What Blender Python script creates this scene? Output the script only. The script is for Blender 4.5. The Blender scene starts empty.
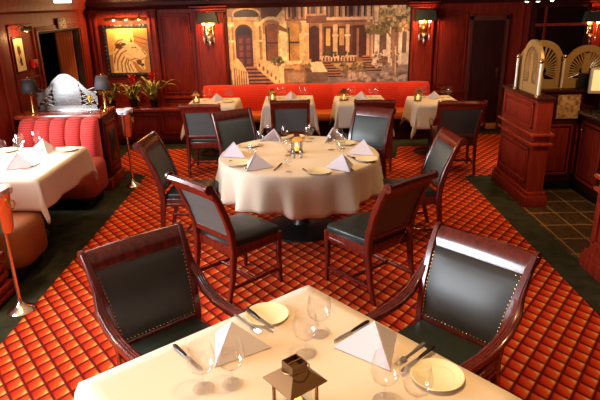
import bpy, bmesh, math, random
import numpy as np
from mathutils import Vector, Matrix
random.seed(7)
PI = math.pi
C = bpy.context.scene.collection
S = bpy.context.scene

# ------------------------------------------------------------------ materials
def srgb(r, g, b):
    f = lambda c: (c/255/12.92) if c/255 <= .04045 else ((c/255+.055)/1.055)**2.4
    return (f(r), f(g), f(b), 1)

def mat(name, col, rough=.5, metal=0., coat=0., spec=.5, emit=None, estr=0., sheen=0.):
    m = bpy.data.materials.new(name); m.use_nodes = True
    b = m.node_tree.nodes['Principled BSDF']
    b.inputs['Base Color'].default_value = col if len(col) == 4 else (*col, 1)
    b.inputs['Roughness'].default_value = rough; b.inputs['Metallic'].default_value = metal
    b.inputs['Coat Weight'].default_value = coat; b.inputs['Specular IOR Level'].default_value = spec
    b.inputs['Coat Roughness'].default_value = .15
    b.inputs['Sheen Weight'].default_value = sheen
    if emit: b.inputs['Emission Color'].default_value = (*emit[:3], 1); b.inputs['Emission Strength'].default_value = estr
    return m

class N:
    """tiny node helper"""
    def __init__(s, m): s.t = m.node_tree; s.b = s.t.nodes['Principled BSDF']
    def new(s, typ, **kw):
        n = s.t.nodes.new(typ)
        for k, v in kw.items(): setattr(n, k, v)
        return n
    def put(s, sock, v):
        if hasattr(v, 'is_linked') or isinstance(v, bpy.types.NodeSocket): s.t.links.new(v, sock)
        else: sock.default_value = v
    def math(s, op, a, b=0., c=0.):
        n = s.new('ShaderNodeMath', operation=op)
        for i, v in enumerate((a, b, c)): s.put(n.inputs[i], v)
        return n.outputs[0]
    def mix(s, f, a, b):
        n = s.new('ShaderNodeMix', data_type='RGBA'); s.put(n.inputs[0], f); s.put(n.inputs[6], a); s.put(n.inputs[7], b)
        return n.outputs[2]
    def coord(s, scale=(1, 1, 1), kind='Object'):
        c = s.new('ShaderNodeTexCoord'); mp = s.new('ShaderNodeMapping'); mp.inputs['Scale'].default_value = scale
        s.t.links.new(c.outputs[kind], mp.inputs[0]); return mp.outputs[0]
    def noise(s, vec, scale, detail=3):
        n = s.new('ShaderNodeTexNoise'); n.inputs['Scale'].default_value = scale; n.inputs['Detail'].default_value = detail
        s.t.links.new(vec, n.inputs['Vector']); return n.outputs['Fac']
    def ramp(s, f, stops):
        n = s.new('ShaderNodeValToRGB'); r = n.color_ramp
        while len(r.elements) < len(stops): r.elements.new(.5)
        for e, (p, c) in zip(r.elements, stops): e.position = p; e.color = c
        s.t.links.new(f, n.inputs[0]); return n.outputs[0]
    def bump(s, h, strength=.2, dist=.01):
        n = s.new('ShaderNodeBump'); n.inputs['Strength'].default_value = strength; n.inputs['Distance'].default_value = dist
        s.t.links.new(h, n.inputs['Height']); s.t.links.new(n.outputs[0], s.b.inputs['Normal'])
    def col(s, c): s.t.links.new(c, s.b.inputs['Base Color'])

def wood(name, a, b, rough=.28, coat=.5, scale=(14, 14, 1.2)):
    m = mat(name, a, rough, coat=coat, spec=.5 if coat > .3 else .18); n = N(m)
    f = n.noise(n.coord(scale), 3.0, 5)
    n.col(n.ramp(f, [(.3, a), (.7, b)])); return m

W_WALL = wood('mahogany panelling', srgb(104, 25, 14), srgb(142, 42, 22), .5, .0)
W_DARK = wood('dark mahogany', srgb(46, 13, 9), srgb(66, 20, 13), .45, .0)
W_CHAIR = wood('chair mahogany', srgb(74, 17, 10), srgb(110, 30, 17), .25, .6)
W_CAP = wood('polished cap wood', srgb(140, 45, 22), srgb(170, 62, 30), .2, .8)
W_DOOR = wood('door wood', srgb(48, 18, 13), srgb(62, 25, 18), .45, .2)
LEATHER = mat('leather with painted sheen', srgb(82, 90, 86), .36); _n = N(LEATHER); _n.bump(_n.noise(_n.coord(), 260, 2), .15, .002)  # base paler than the dark leather: reflected sheen painted into the chair backs
LEATHER_ARM = mat('black brown leather', srgb(54, 52, 47), .4); _n = N(LEATHER_ARM); _n.bump(_n.noise(_n.coord(), 260, 2), .15, .002)
SEATL = mat('dark green seat leather', srgb(32, 39, 32), .36); _n = N(SEATL); _n.bump(_n.noise(_n.coord(), 260, 2), .15, .002)
TAN = mat('tan seat leather', srgb(128, 68, 32), .4)
CLOTH = mat('cream table linen', srgb(218, 198, 174), .85, spec=.2, sheen=.1)
NAPKIN = mat('lilac white napkin linen', srgb(204, 196, 206), .85, spec=.2)
CHINA = mat('cream china', srgb(240, 226, 184), .15, coat=.4)
STEEL = mat('steel', (.62, .6, .57), .18, 1)
BLACKM = mat('black metal', (.012, .011, .01), .4)
BRASS = mat('brass', (.72, .45, .16), .22, 1)
COPPER = mat('copper', (.9, .7, .52), .2, 1)
BRONZE = mat('bronze tin', srgb(126, 92, 58), .4, .85)
GOLDG = mat('gold etched panel', srgb(172, 134, 78), .42, .25)
SILVERC = mat('silvered glass sheet', srgb(100, 96, 94), .2, .5); SILVERC.node_tree.nodes['Principled BSDF'].inputs['Alpha'].default_value = .72
SILVERG = mat('silvered frosted glass', srgb(96, 90, 86), .25, .6)
WHITEP = mat('lit candle wax', srgb(240, 200, 130), .5, emit=(1, .4, .06), estr=1.6)
POLE = mat('post with painted halogen sheen', (.9, .82, .68), .25, .3)  # bright cream base colour paints in the halogen reflection on the posts
FLAME = mat('candle glow', (1, .55, .12), .5, emit=(1, .40, .06), estr=14)
BULB = mat('sconce bulb', (1, .7, .4), .5, emit=(1, .5, .18), estr=14)
BULBD = mat('picture light bulb', (1, .7, .4), .5, emit=(1, .5, .18), estr=3)
SHADE = mat('dark green shade', srgb(62, 58, 38), .7)
BLUESH = mat('dark slate shade', srgb(70, 64, 66), .7)
BLACKSH = mat('black shade', srgb(30, 20, 16), .7)
HALO = mat('halogen lens', (1, .95, .85), .5, emit=(1, .93, .8), estr=6)
LBOX = mat('white lit diffuser', (.9, 1, .85), .5, emit=(.92, 1, .82), estr=3)
LEAF = mat('bromeliad leaf', srgb(70, 92, 30), .45); _n = N(LEAF); _n.col(_n.ramp(_n.noise(_n.coord(), 14, 2), [(.4, srgb(40, 66, 20)), (.6, srgb(190, 176, 84))]))
REDFL = mat('red bract', srgb(205, 18, 14), .5)
YELFL = mat('yellow petal', srgb(225, 190, 70), .5)
STONE = mat('mottled stone', srgb(150, 110, 75), .35); _n = N(STONE); _n.col(_n.ramp(_n.noise(_n.coord(), 22, 5), [(.35, srgb(134, 90, 60)), (.6, srgb(214, 168, 124))]))
GRANITE = mat('dark granite', srgb(60, 48, 40), .2, coat=.4); _n = N(GRANITE); _n.col(_n.ramp(_n.noise(_n.coord(), 60, 4), [(.4, srgb(22, 17, 14)), (.65, srgb(104, 84, 62))]))
CURT = mat('orange brown curtain', srgb(176, 98, 48), .8)
CURTD = mat('dark curtain', srgb(50, 26, 20), .85)
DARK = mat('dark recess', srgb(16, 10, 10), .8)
BLACKP = mat('black plastic', srgb(14, 13, 14), .35)
SCREEN = mat('lit screen', (.5, .4, .2), .3, emit=(1, .58, .22), estr=.9)
CASE = mat('beige plastic', srgb(178, 158, 128), .45)
REDBOX = mat('red alarm plastic', srgb(205, 20, 14), .4)
CREAMP = mat('cream print paper', srgb(235, 215, 160), .6)
DARKG = mat('black glass', srgb(8, 7, 8), .06, spec=.6)
CEIL = mat('warm ceiling', srgb(150, 122, 100), .7)
GREEN = mat('dark green carpet', srgb(48, 46, 32), .95, spec=.1); _n = N(GREEN); _n.col(_n.ramp(_n.noise(_n.coord(), 7, 6), [(.35, srgb(40, 40, 27)), (.7, srgb(60, 56, 38))]))

def glass_mat(name, tint, base):
    m = bpy.data.materials.new(name); m.use_nodes = True; t = m.node_tree; t.nodes.clear()
    o = t.nodes.new('ShaderNodeOutputMaterial'); mx = t.nodes.new('ShaderNodeMixShader')
    tr = t.nodes.new('ShaderNodeBsdfTransparent'); tr.inputs[0].default_value = tint
    gl = t.nodes.new('ShaderNodeBsdfGlossy'); gl.inputs['Roughness'].default_value = .06
    lw = t.nodes.new('ShaderNodeLayerWeight'); lw.inputs[0].default_value = .5
    pw = t.nodes.new('ShaderNodeMath'); pw.operation = 'POWER'; pw.inputs[1].default_value = 2.6; t.links.new(lw.outputs['Facing'], pw.inputs[0])
    ad = t.nodes.new('ShaderNodeMath'); ad.operation = 'MULTIPLY_ADD'; ad.inputs[1].default_value = .62; ad.inputs[2].default_value = base
    t.links.new(pw.outputs[0], ad.inputs[0]); t.links.new(ad.outputs[0], mx.inputs[0])
    t.links.new(tr.outputs[0], mx.inputs[1]); t.links.new(gl.outputs[0], mx.inputs[2]); t.links.new(mx.outputs[0], o.inputs[0]); return m
GLASS = glass_mat('clear stemware glass', (.995, .985, .98, 1), .075)
PANE = glass_mat('clear pane', (.95, .97, .97, 1), .02)

def carpet_mat():
    m = mat('patterned carpet', srgb(200, 80, 20), .9, spec=.1); n = N(m)
    sp = n.new('ShaderNodeSeparateXYZ'); n.t.links.new(n.coord(), sp.inputs[0])
    X = n.math('DIVIDE', sp.outputs[0], .122); Y = n.math('DIVIDE', sp.outputs[1], .158)
    u = n.math('FRACT', n.math('ADD', X, Y)); v = n.math('FRACT', n.math('SUBTRACT', X, Y))
    d = lambda a: n.math('ABSOLUTE', n.math('SUBTRACT', a, .5))
    edge = n.math('MAXIMUM', d(u), d(v))
    inside = n.new('ShaderNodeMapRange'); inside.interpolation_type = 'SMOOTHSTEP'
    n.put(inside.inputs[0], edge); inside.inputs[1].default_value = .485; inside.inputs[2].default_value = .32; inside.inputs[3].default_value = 0; inside.inputs[4].default_value = 1
    s = n.math('MULTIPLY', n.math('ADD', u, v), .5)
    body = n.ramp(s, [(.12, srgb(140, 18, 8)), (.36, srgb(188, 40, 14)), (.66, srgb(212, 82, 28)), (.86, srgb(242, 166, 88))])
    c = n.mix(inside.outputs[0], srgb(90, 12, 7), body)
    n.col(c); n.bump(n.noise(n.coord(), 400, 2), .3, .003); return m
CARPET = carpet_mat()

def tile_mat():
    m = mat('slate floor tile', srgb(70, 48, 26), .35); n = N(m)
    sp = n.new('ShaderNodeSeparateXYZ'); n.t.links.new(n.coord(), sp.inputs[0])
    fx = n.math('FRACT', n.math('DIVIDE', n.math('ADD', sp.outputs[0], .13), .25)); fy = n.math('FRACT', n.math('DIVIDE', n.math('ADD', sp.outputs[1], .24), .33))
    e = n.math('MAXIMUM', n.math('ABSOLUTE', n.math('SUBTRACT', fx, .5)), n.math('ABSOLUTE', n.math('SUBTRACT', fy, .5)))
    g = n.math('GREATER_THAN', e, .468)
    body = n.ramp(n.noise(n.coord(), 30, 4), [(.35, srgb(38, 28, 16)), (.7, srgb(84, 60, 34))])
    n.col(n.mix(g, body, srgb(128, 98, 58))); return m
TILE = tile_mat()

def stripe_mat(name, a, b, period):
    m = mat(name, a, .8, spec=.2, sheen=.2); n = N(m)
    sp = n.new('ShaderNodeSeparateXYZ'); n.t.links.new(n.coord(), sp.inputs[0])
    f = n.math('FRACT', n.math('DIVIDE', sp.outputs[2], period))
    t = n.math('MULTIPLY', n.math('ABSOLUTE', n.math('SUBTRACT', f, .5)), 2)
    n.col(n.ramp(t, [(.3, a), (.8, b)])); return m
REDF = stripe_mat('red ribbed fabric', srgb(206, 66, 58), srgb(172, 38, 36), .024)
ORANF = stripe_mat('orange red ribbed fabric', srgb(206, 48, 16), srgb(180, 34, 12), .026)
SEATF = mat('orange seat fabric', srgb(190, 90, 30), .7)

# ------------------------------------------------------------------ mesh builder
class M:
    def __init__(s): s.bm = bmesh.new()
    def _mi(s, faces, mi):
        for f in faces: f.material_index = mi
    def box(s, c, d, rz=0., bev=0., rot=None, mi=0):
        mx = Matrix.Translation(c) @ (rot.to_4x4() if rot else Matrix.Rotation(rz, 4, 'Z')) @ Matrix.Diagonal((*d, 1))
        v = bmesh.ops.create_cube(s.bm, size=1, matrix=mx)['verts']
        fs = {f for x in v for f in x.link_faces}; s._mi(fs, mi)
        if bev > 0:
            es = list({e for x in v for e in x.link_edges})
            r = bmesh.ops.bevel(s.bm, geom=es, offset=bev, segments=2, affect='EDGES', profile=.6); s._mi(r['faces'], mi)
        return s
    def rings(s, rings, closed=False, cap=True, mi=0):
        vs = [[s.bm.verts.new(p) for p in r] for r in rings]; n = len(vs[0]); k = len(vs)
        for i in range(k if closed else k-1):
            a, b = vs[i], vs[(i+1) % k]
            for j in range(n):
                f = s.bm.faces.new((a[j], a[(j+1) % n], b[(j+1) % n], b[j])); f.material_index = mi
        if cap and not closed:
            s.bm.faces.new(list(reversed(vs[0]))).material_index = mi; s.bm.faces.new(vs[-1]).material_index = mi
        return s
    def sweep(s, pts, w, h=None, up=(0, 0, 1), n=8, sq=False, cap=True, mi=0, closed=False):
        """section of half-widths w (sideways) and h (along up) swept down pts; sq gives rounded-square sections"""
        pts = [Vector(p) for p in pts]; k = len(pts); h = w if h is None else h
        gw = lambda i, a: a[i] if isinstance(a, (list, tuple)) else a
        R = []
        for i, p in enumerate(pts):
            t = (pts[(i+1) % k]-pts[i-1]) if closed else (pts[min(i+1, k-1)]-pts[max(i-1, 0)])
            t.normalize(); side = t.cross(Vector(up))
            if side.length < 1e-4: side = t.cross(Vector((0, 1, 0)))
            side.normalize(); u2 = side.cross(t).normalized()
            if sq:
                q = .72; sec = [(1, q), (q, 1), (-q, 1), (-1, q), (-1, -q), (-q, -1), (q, -1), (1, -q)]
            else: sec = [(math.cos(2*PI*j/n), math.sin(2*PI*j/n)) for j in range(n)]
            R.append([p+side*(a*gw(i, w))+u2*(b*gw(i, h)) for a, b in sec])
        return s.rings(R, closed, cap, mi)
    def lathe(s, prof, c=(0, 0, 0), n=24, cap=True, mi=0, open_=False):
        R = [[Vector((c[0]+r*math.cos(2*PI*j/n), c[1]+r*math.sin(2*PI*j/n), c[2]+z)) for j in range(n)] for r, z in prof]
        return s.rings(R, False, cap and not open_, mi)
    def prism(s, poly, lo, hi, axis='y', mi=0):
        f = {'x': lambda a, b, t: (t, a, b), 'y': lambda a, b, t: (a, t, b), 'z': lambda a, b, t: (a, b, t)}[axis]
        return s.rings([[f(a, b, lo) for a, b in poly], [f(a, b, hi) for a, b in poly]], mi=mi)
    def grid(s, f, us, vs, mi=0):
        g = [[s.bm.verts.new(f(u, v)) for v in vs] for u in us]
        for i in range(len(us)-1):
            for j in range(len(vs)-1): s.bm.faces.new((g[i][j], g[i+1][j], g[i+1][j+1], g[i][j+1])).material_index = mi
        return s
    def ball(s, c, r, sc=(1, 1, 1), seg=12, mi=0):
        v = bmesh.ops.create_uvsphere(s.bm, u_segments=seg, v_segments=max(6, seg*2//3), radius=r, matrix=Matrix.Translation(c) @ Matrix.Diagonal((*sc, 1)))['verts']
        s._mi({f for x in v for f in x.link_faces}, mi); return s

def obj(name, m, mats, parent=None, loc=(0, 0, 0), rz=0., smooth=38, solid=0):
    bmesh.ops.recalc_face_normals(m.bm, faces=m.bm.faces)
    me = bpy.data.meshes.new(name); m.bm.to_mesh(me); m.bm.free()
    for x in (mats if isinstance(mats, (list, tuple)) else [mats]): me.materials.append(x)
    if smooth:
        me.polygons.foreach_set('use_smooth', [True]*len(me.polygons)); me.set_sharp_from_angle(angle=math.radians(smooth))
    o = bpy.data.objects.new(name, me); C.objects.link(o); o.location = loc; o.rotation_euler = (0, 0, rz)
    if parent: o.parent = parent
    if solid:
        sm = o.modifiers.new('thickness', 'SOLIDIFY'); sm.thickness = solid; sm.offset = 1
    return o
def tag(o, label, cat, group=None, kind=None):
    if label: o['label'] = label
    if cat: o['category'] = cat
    if group: o['group'] = group
    if kind: o['kind'] = kind
    return o
def thing(name, label, cat, loc=(0, 0, 0), rz=0., group=None):
    o = bpy.data.objects.new(name, None); o.empty_display_size = .05; C.objects.link(o); o.location = loc; o.rotation_euler = (0, 0, rz)
    return tag(o, label, cat, group)
def struct(name, m, mats, parent=None, **k):
    o = obj(name, m, mats, parent, **k)
    if not parent: o['kind'] = 'structure'
    return o
def dup(o, label=None, loc=None, rz=None, group=None, parent=None, scale=None):
    c = o.copy(); C.objects.link(c)
    if parent: c.parent = parent
    if loc: c.location = loc
    if rz is not None: c.rotation_euler = (0, 0, rz)
    if label: c['label'] = label
    if group: c['group'] = group
    if scale: c.scale = (scale,)*3
    for ch in list(o.children): dup(ch, parent=c)
    return c
class Maker:
    """first call moves the prototype itself, later calls copy it"""
    def __init__(s, make): s.make = make; s.p = None
    def __call__(s, label, loc, rz=0., group=None, scale=None):
        if s.p is None:
            s.p = s.make(); o = s.p; o.location = loc; o.rotation_euler = (0, 0, rz); o['label'] = label
            if group: o['group'] = group
            if scale: o.scale = (scale,)*3
            return o
        return dup(s.p, label, loc, rz, group, scale=scale)

# ------------------------------------------------------------------ room shell
XL, XR, YB, YF, ZC = -3.3, 5.6, 9.3, -2.0, 2.45
struct('floor', M().box((1.15, 3.65, -.05), (9.0, 11.5, .1)), GREEN)
struct('ceiling', M().box((1.15, 3.65, ZC+.05), (9.0, 11.5, .1)), CEIL)
cp = [(-2.0, -1.9), (-2.0, 7.0), (-2.6, 7.45), (-2.6, 8.42), (-1.7, 8.38), (-1.5, 7.7), (1.35, 7.6), (1.5, 8.25), (2.35, 8.35), (2.6, 8.95), (3.5, 8.95), (3.5, 6.72), (2.06, 6.7), (2.06, -1.9)]
struct('trim_1', M().prism(cp, .0, .006, 'z'), CARPET, smooth=0)
struct('trim_2', M().prism([(2.33, 4.2), (3.14, 4.2), (3.14, 6.13), (2.33, 6.13)], 0, .005, 'z'), TILE, smooth=0)
struct('wall_back', M().box((1.15, YB+.05, ZC/2), (9.0, .1, ZC)), W_WALL)
struct('wall_right', M().box((XR+.05, 3.65, ZC/2), (.1, 11.4, ZC)), W_WALL)
struct('wall_front', M().box((1.15, YF-.05, ZC/2), (9.0, .1, ZC)), W_WALL)
# left wall with two window openings towards the daylight and one curtained doorway
wl = M()
def wl_box(y0, y1, z0, z1): wl.box((XL-.05, (y0+y1)/2, (z0+z1)/2), (.1, y1-y0, z1-z0))
wl_box(YF, .6, 0, ZC); wl_box(.6, 2.7, 0, .85); wl_box(.6, 2.7, 2.15, ZC); wl_box(2.7, 4.3, 0, ZC)
wl_box(4.3, 5.7, 0, .85); wl_box(4.3, 5.7, 2.15, ZC); wl_box(5.7, 7.48, 0, ZC); wl_box(7.48, 8.9, 1.8, ZC); wl_box(8.9, YB, 0, ZC)
struct('wall_left', wl, W_WALL)
for i, (a, b) in enumerate(((.6, 2.7), (4.3, 5.7))):
    m = M(); x = XL-.05
    for y in (a+.03, (a+b)/2, b-.03): m.box((x, y, 1.5), (.07, .06, 1.3), bev=.006)
    for z in (.88, 2.12): m.box((x, (a+b)/2, z), (.07, b-a, .06), bev=.006)
    w = struct('window_%d' % (i+1), m, W_DARK)
    obj('pane', M().box((x, (a+b)/2, 1.5), (.006, b-a-.06, 1.24)), PANE, w)
# doorway recess, casing
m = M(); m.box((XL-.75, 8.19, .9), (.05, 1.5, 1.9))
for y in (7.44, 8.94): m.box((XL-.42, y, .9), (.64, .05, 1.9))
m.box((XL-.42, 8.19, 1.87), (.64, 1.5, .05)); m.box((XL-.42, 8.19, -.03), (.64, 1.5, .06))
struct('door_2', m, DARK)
m = M()
for y in (7.42, 8.96): m.box((XL+.006, y, .92), (.016, .05, 1.84), bev=.004)
m.box((XL+.006, 8.19, 1.84), (.016, 1.59, .05), bev=.004)
struct('trim_3', m, W_WALL)

def panel(m, x0, x1, z0, z1, y, d=.02, fr=.05):
    """raised-and-fielded panel on a wall facing -y"""
    for a, b, c, e in ((x0, x1, z0, z0+fr*.5), (x0, x1, z1-fr*.5, z1), (x0, x0+fr*.5, z0, z1), (x1-fr*.5, x1, z0, z1)):
        m.box(((a+b)/2, y-d/2, (c+e)/2), (b-a, d, e-c), bev=.006)
    m.box(((x0+x1)/2, y-d*.3, (z0+z1)/2), (x1-x0-fr*1.6, d*.6, z1-z0-fr*1.6), bev=.006)
# back-wall joinery
m = M(); panel(m, -2.16, -1.68, .72, 1.97, YB); struct('trim_4', m, W_WALL)
m = M(); panel(m, 2.24, 2.72, .72, 1.9, YB); struct('trim_5', m, W_WALL)
def pilaster(x, w, name, mt=W_WALL):
    m = M(); m.box((x, YB-.03, 1.02), (w, .06, 2.04), bev=.006)
    for dx in (-w/2+.03, w/2-.03): m.box((x+dx, YB-.066, 1.25), (.03, .014, 1.5), bev=.005)
    m.box((x, YB-.045, .1), (w+.03, .09, .2), bev=.008); struct(name, m, mt)
pilaster(-1.37, .46, 'trim_6'); pilaster(2.0, .36, 'trim_7'); pilaster(-2.27, .14, 'trim_8'); pilaster(-3.2, .12, 'trim_9'); pilaster(3.62, .16, 'trim_10'); pilaster(4.75, .4, 'trim_11')
# crown and picture rail
m = M()
m.prism([(YB, 2.03), (YB-.05, 2.03), (YB-.07, 2.07), (YB-.12, 2.1), (YB-.13, 2.15), (YB-.2, 2.2), (YB-.22, 2.26), (YB-.3, 2.3), (YB-.3, ZC), (YB, ZC)], XL, XR, 'x')
struct('trim_12', m, W_DARK)
for nm, xs in (('trim_13', (-1.37, .54)), ('trim_14', (2.0, .44)), ('trim_15', (4.75, .5))):
    m = M()
    for k, (z, d) in enumerate(((1.985, .1), (2.02, .13), (2.06, .16))): m.box((xs[0], YB-d/2, z), (xs[1]+.02*k, d, .022), bev=.005)
    struct(nm, m, W_WALL)
m = M()
for a, b in ((-2.2, -1.6), (2.18, 2.76)): m.box(((a+b)/2, YB-.03, .655), (b-a, .06, .035), bev=.008); m.box(((a+b)/2, YB-.02, .6), (b-a, .04, .03), bev=.008)
struct('trim_16', m, W_WALL)
m = M(); m.box((2.49, YB-.02, .08), (.62, .04, .16), bev=.008); m.box((3.46, YB-.02, .08), (.16, .04, .16), bev=.008)
struct('baseboard_back', m, W_DARK)
# left wall joinery: crown, panels, pilaster
m = M(); m.prism([(XL, 2.03), (XL+.04, 2.06), (XL+.05, 2.14), (XL+.1, 2.2), (XL+.12, 2.3), (XL+.12, ZC), (XL, ZC)], 5.8, YB, 'y'); struct('trim_17', m, W_WALL)
m = M(); m.box((XL+.012, 6.5, 1.02), (.024, .22, 2.04), bev=.006); struct('trim_18', m, W_WALL)
m = M()
for a, b in ((6.68, 7.1),):
    for y in (a, b+.2): m.box((XL+.01, y, 1.4), (.02, .025, 1.0), bev=.004)
    m.box((XL+.01, 7.0, 1.28), (.02, .62, .03), bev=.004); m.box((XL+.01, 7.0, 1.9), (.02, .62, .03), bev=.004)
struct('trim_19', m, W_WALL)
# door on the back wall
d1 = struct('door_1', M().box((3.06, YB-.015, .89), (.5, .03, 1.76), bev=.004), W_DOOR)
obj('handle_plate', M().box((3.25, YB-.034, .96), (.03, .008, .14), bev=.003), BRASS, d1)
obj('door_handle', M().sweep([(3.25, YB-.03, .985), (3.25, YB-.07, .985), (3.245, YB-.075, .985), (3.19, YB-.075, .985)], .009), BRASS, d1)
obj('vent_plate', M().box((3.22, YB-.034, .075), (.17, .012, .1), bev=.004), mat('tan vent', srgb(190, 110, 60), .5), d1)
m = M()
for x in (2.78, 3.345): m.box((x, YB-.02, .93), (.06, .05, 1.86), bev=.008)
m.box((3.06, YB-.02, 1.81), (.62, .05, .07), bev=.008); m.box((3.06, YB-.045, 1.775), (.5, .008, .012)); m.box((3.311, YB-.045, .9), (.01, .008, 1.74))
struct('trim_20', m, wood('door casing', srgb(82, 34, 24), srgb(112, 54, 40), .3))

# ------------------------------------------------------------------ mural and pictures
class Paint:
    def __init__(s, x0, y0, x1, y1, res, base):
        s.W = int((x1-x0)*res); s.H = int((y1-y0)*res)
        s.X, s.Y = np.meshgrid(x0+(np.arange(s.W)+.5)/res, y0+(np.arange(s.H)+.5)/res)
        s.a = np.empty((s.H, s.W, 3)); s.a[:] = base; s.rng = np.random.default_rng(3)
    def put(s, k, c, al=1.): s.a[k] = s.a[k]*(1-al)+np.array(c, float)*al
    def rect(s, x0, y0, x1, y1, c, al=1.): s.put((s.X >= x0) & (s.X <= x1) & (s.Y >= y0) & (s.Y <= y1), c, al)
    def ell(s, cx, cy, rx, ry, c, al=1.): s.put(((s.X-cx)/rx)**2+((s.Y-cy)/ry)**2 <= 1, c, al)
    def arch(s, x0, x1, yt, yb, c, k=.5):
        cx = (x0+x1)/2; rx = (x1-x0)/2; ry = rx*2*k
        s.put(((s.X >= x0) & (s.X <= x1) & (s.Y >= yt+ry) & (s.Y <= yb)) | ((((s.X-cx)/rx)**2+((s.Y-yt-ry)/ry)**2 <= 1) & (s.Y <= yt+ry)), c)
    def poly(s, P, c, al=1.):
        ins = np.zeros(s.X.shape, bool); n = len(P)
        for i in range(n):
            (xa, ya), (xb, yb) = P[i], P[(i+1) % n]
            if ya == yb: continue
            ins ^= ((ya > s.Y) != (yb > s.Y)) & (s.X < (xb-xa)*(s.Y-ya)/(yb-ya)+xa)
        s.put(ins, c, al)
    def line(s, P, w, c, al=1.):
        for (xa, ya), (xb, yb) in zip(P[:-1], P[1:]):
            L = (xb-xa)**2+(yb-ya)**2+1e-9; t = np.clip(((s.X-xa)*(xb-xa)+(s.Y-ya)*(yb-ya))/L, 0, 1)
            s.put(np.hypot(s.X-xa-t*(xb-xa), s.Y-ya-t*(yb-ya)) <= w/2, c, al)
    def grain(s, cell, amp):
        h, w = int(s.H/cell)+2, int(s.W/cell)+2; g = s.rng.uniform(-1, 1, (h, w))
        yy, xx = np.arange(s.H)/cell, np.arange(s.W)/cell; iy, ix = yy.astype(int), xx.astype(int); fy, fx = (yy-iy)[:, None], (xx-ix)[None]
        v = (g[iy][:, ix]*(1-fx)+g[iy][:, ix+1]*fx)*(1-fy)+(g[iy+1][:, ix]*(1-fx)+g[iy+1][:, ix+1]*fx)*fy
        s.a *= (1+amp*v)[..., None]
    def speck(s, x0, y0, x1, y1, n, r, cols):
        for _ in range(n):
            s.ell(s.rng.uniform(x0, x1), s.rng.uniform(y0, y1), r*s.rng.uniform(.5, 1.3), r*s.rng.uniform(.5, 1.2), cols[s.rng.integers(len(cols))])
    def mesh(s, name, place, rough=.5):
        """flat printed sheet; place(u,v) gives the 3-D point of the fraction u across, v down"""
        vs = [place(i/s.W, j/s.H) for j in range(s.H+1) for i in range(s.W+1)]
        fs = [(j*(s.W+1)+i, (j+1)*(s.W+1)+i, (j+1)*(s.W+1)+i+1, j*(s.W+1)+i+1) for j in range(s.H) for i in range(s.W)]
        me = bpy.data.meshes.new(name); me.from_pydata(vs, [], fs)
        a = np.clip(s.a, 0, 255)/255; a = np.where(a <= .04045, a/12.92, ((a+.055)/1.055)**2.4)
        c = np.ones((s.H*s.W, 4)); c[:, :3] = a.reshape(-1, 3)
        at = me.color_attributes.new('print', 'FLOAT_COLOR', 'CORNER'); at.data.foreach_set('color', np.repeat(c, 4, 0).ravel())
        m = mat(name+' print', (1, 1, 1), rough); n = N(m); v = n.new('ShaderNodeVertexColor', layer_name='print'); n.col(v.outputs[0]); me.materials.append(m)
        o = bpy.data.objects.new(name, me); C.objects.link(o); return o

P = Paint(228, 8, 409, 90, 2.1, (196, 140, 78))
# street and pavement
P.rect(228, 70, 409, 90, (112, 76, 58)); P.poly([(330, 76), (409, 68), (409, 90), (300, 90)], (152, 116, 98))
# left house: hood, portal, door
P.rect(228, 8, 262, 20, (150, 100, 58)); P.ell(247, 14, 14, 6.5, (206, 150, 84)); P.ell(247, 15, 12.5, 5.5, (66, 36, 22)); P.rect(230, 17, 262, 20.5, (204, 152, 90))
P.rect(229, 20, 262, 66, (186, 130, 74)); P.arch(233, 255, 20, 68, (206, 152, 92)); P.arch(235, 252.5, 24, 68, (86, 40, 24))
for x in (238.5, 245.5):
    for y in (38, 45, 52, 59): P.rect(x, y, x+4, y+5.2, (124, 62, 40))
P.arch(236.5, 251, 26, 35, (60, 28, 18))
for x, w in ((229.5, 4), (255, 6)):
    P.rect(x, 17, x+w, 66, (214, 164, 104)); P.rect(x+w*.62, 17, x+w, 66, (164, 110, 66)); P.rect(x-1, 22, x+w+1, 26, (232, 186, 124)); P.rect(x-1, 40, x+w+1, 42, (232, 186, 124))
# facade with two tall windows
P.rect(262, 8, 310, 66, (226, 172, 98)); P.poly([(262, 8), (285, 8), (276, 18), (262, 22)], (110, 62, 34)); P.poly([(282, 8), (310, 8), (310, 14), (292, 22)], (176, 112, 60))
for x0, x1, c in ((265, 277.5, (136, 78, 38)), (288, 299, (196, 132, 56))):
    P.arch(x0-4, x1+4, 17, 30, (236, 186, 110), .3); P.arch(x0-2.4, x1+2.4, 20, 34, (176, 116, 62), .3); P.arch(x0, x1, 24, 63, c, .25)
    P.rect(x0, 42.5, x1, 44, (92, 50, 28)); P.rect(x0, 28, x0+1.6, 63, (84, 44, 24)); P.rect(x0-3, 62, x1+3, 65, (240, 196, 124))
P.rect(279, 24, 286.5, 62, (246, 204, 130)); P.poly([(277, 24), (287, 30), (287, 33), (277, 30)], (150, 94, 52))
P.rect(304, 10, 310.5, 63, (222, 160, 98)); P.rect(308.5, 10, 310.5, 63, (140, 80, 46)); P.rect(303, 20, 311, 24, (238, 184, 120)); P.rect(303, 34, 311, 36, (238, 184, 120))
# upper storey strip
P.rect(285, 8, 409, 22, (150, 90, 60))
for k, x in enumerate(np.arange(286, 409, 6.2)): P.rect(x, 8, x+2.6, 20, ((206, 146, 104), (88, 46, 32), (186, 128, 92))[k % 3]); P.rect(x+2.6, 8, x+4.4, 18, (70, 36, 26))
P.rect(306, 16, 326, 24, (128, 64, 34)); P.rect(306, 15, 326, 17, (188, 118, 74)); P.rect(326, 19, 372, 22, (226, 158, 108)); P.rect(326, 22, 372, 27, (140, 76, 48))
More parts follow.
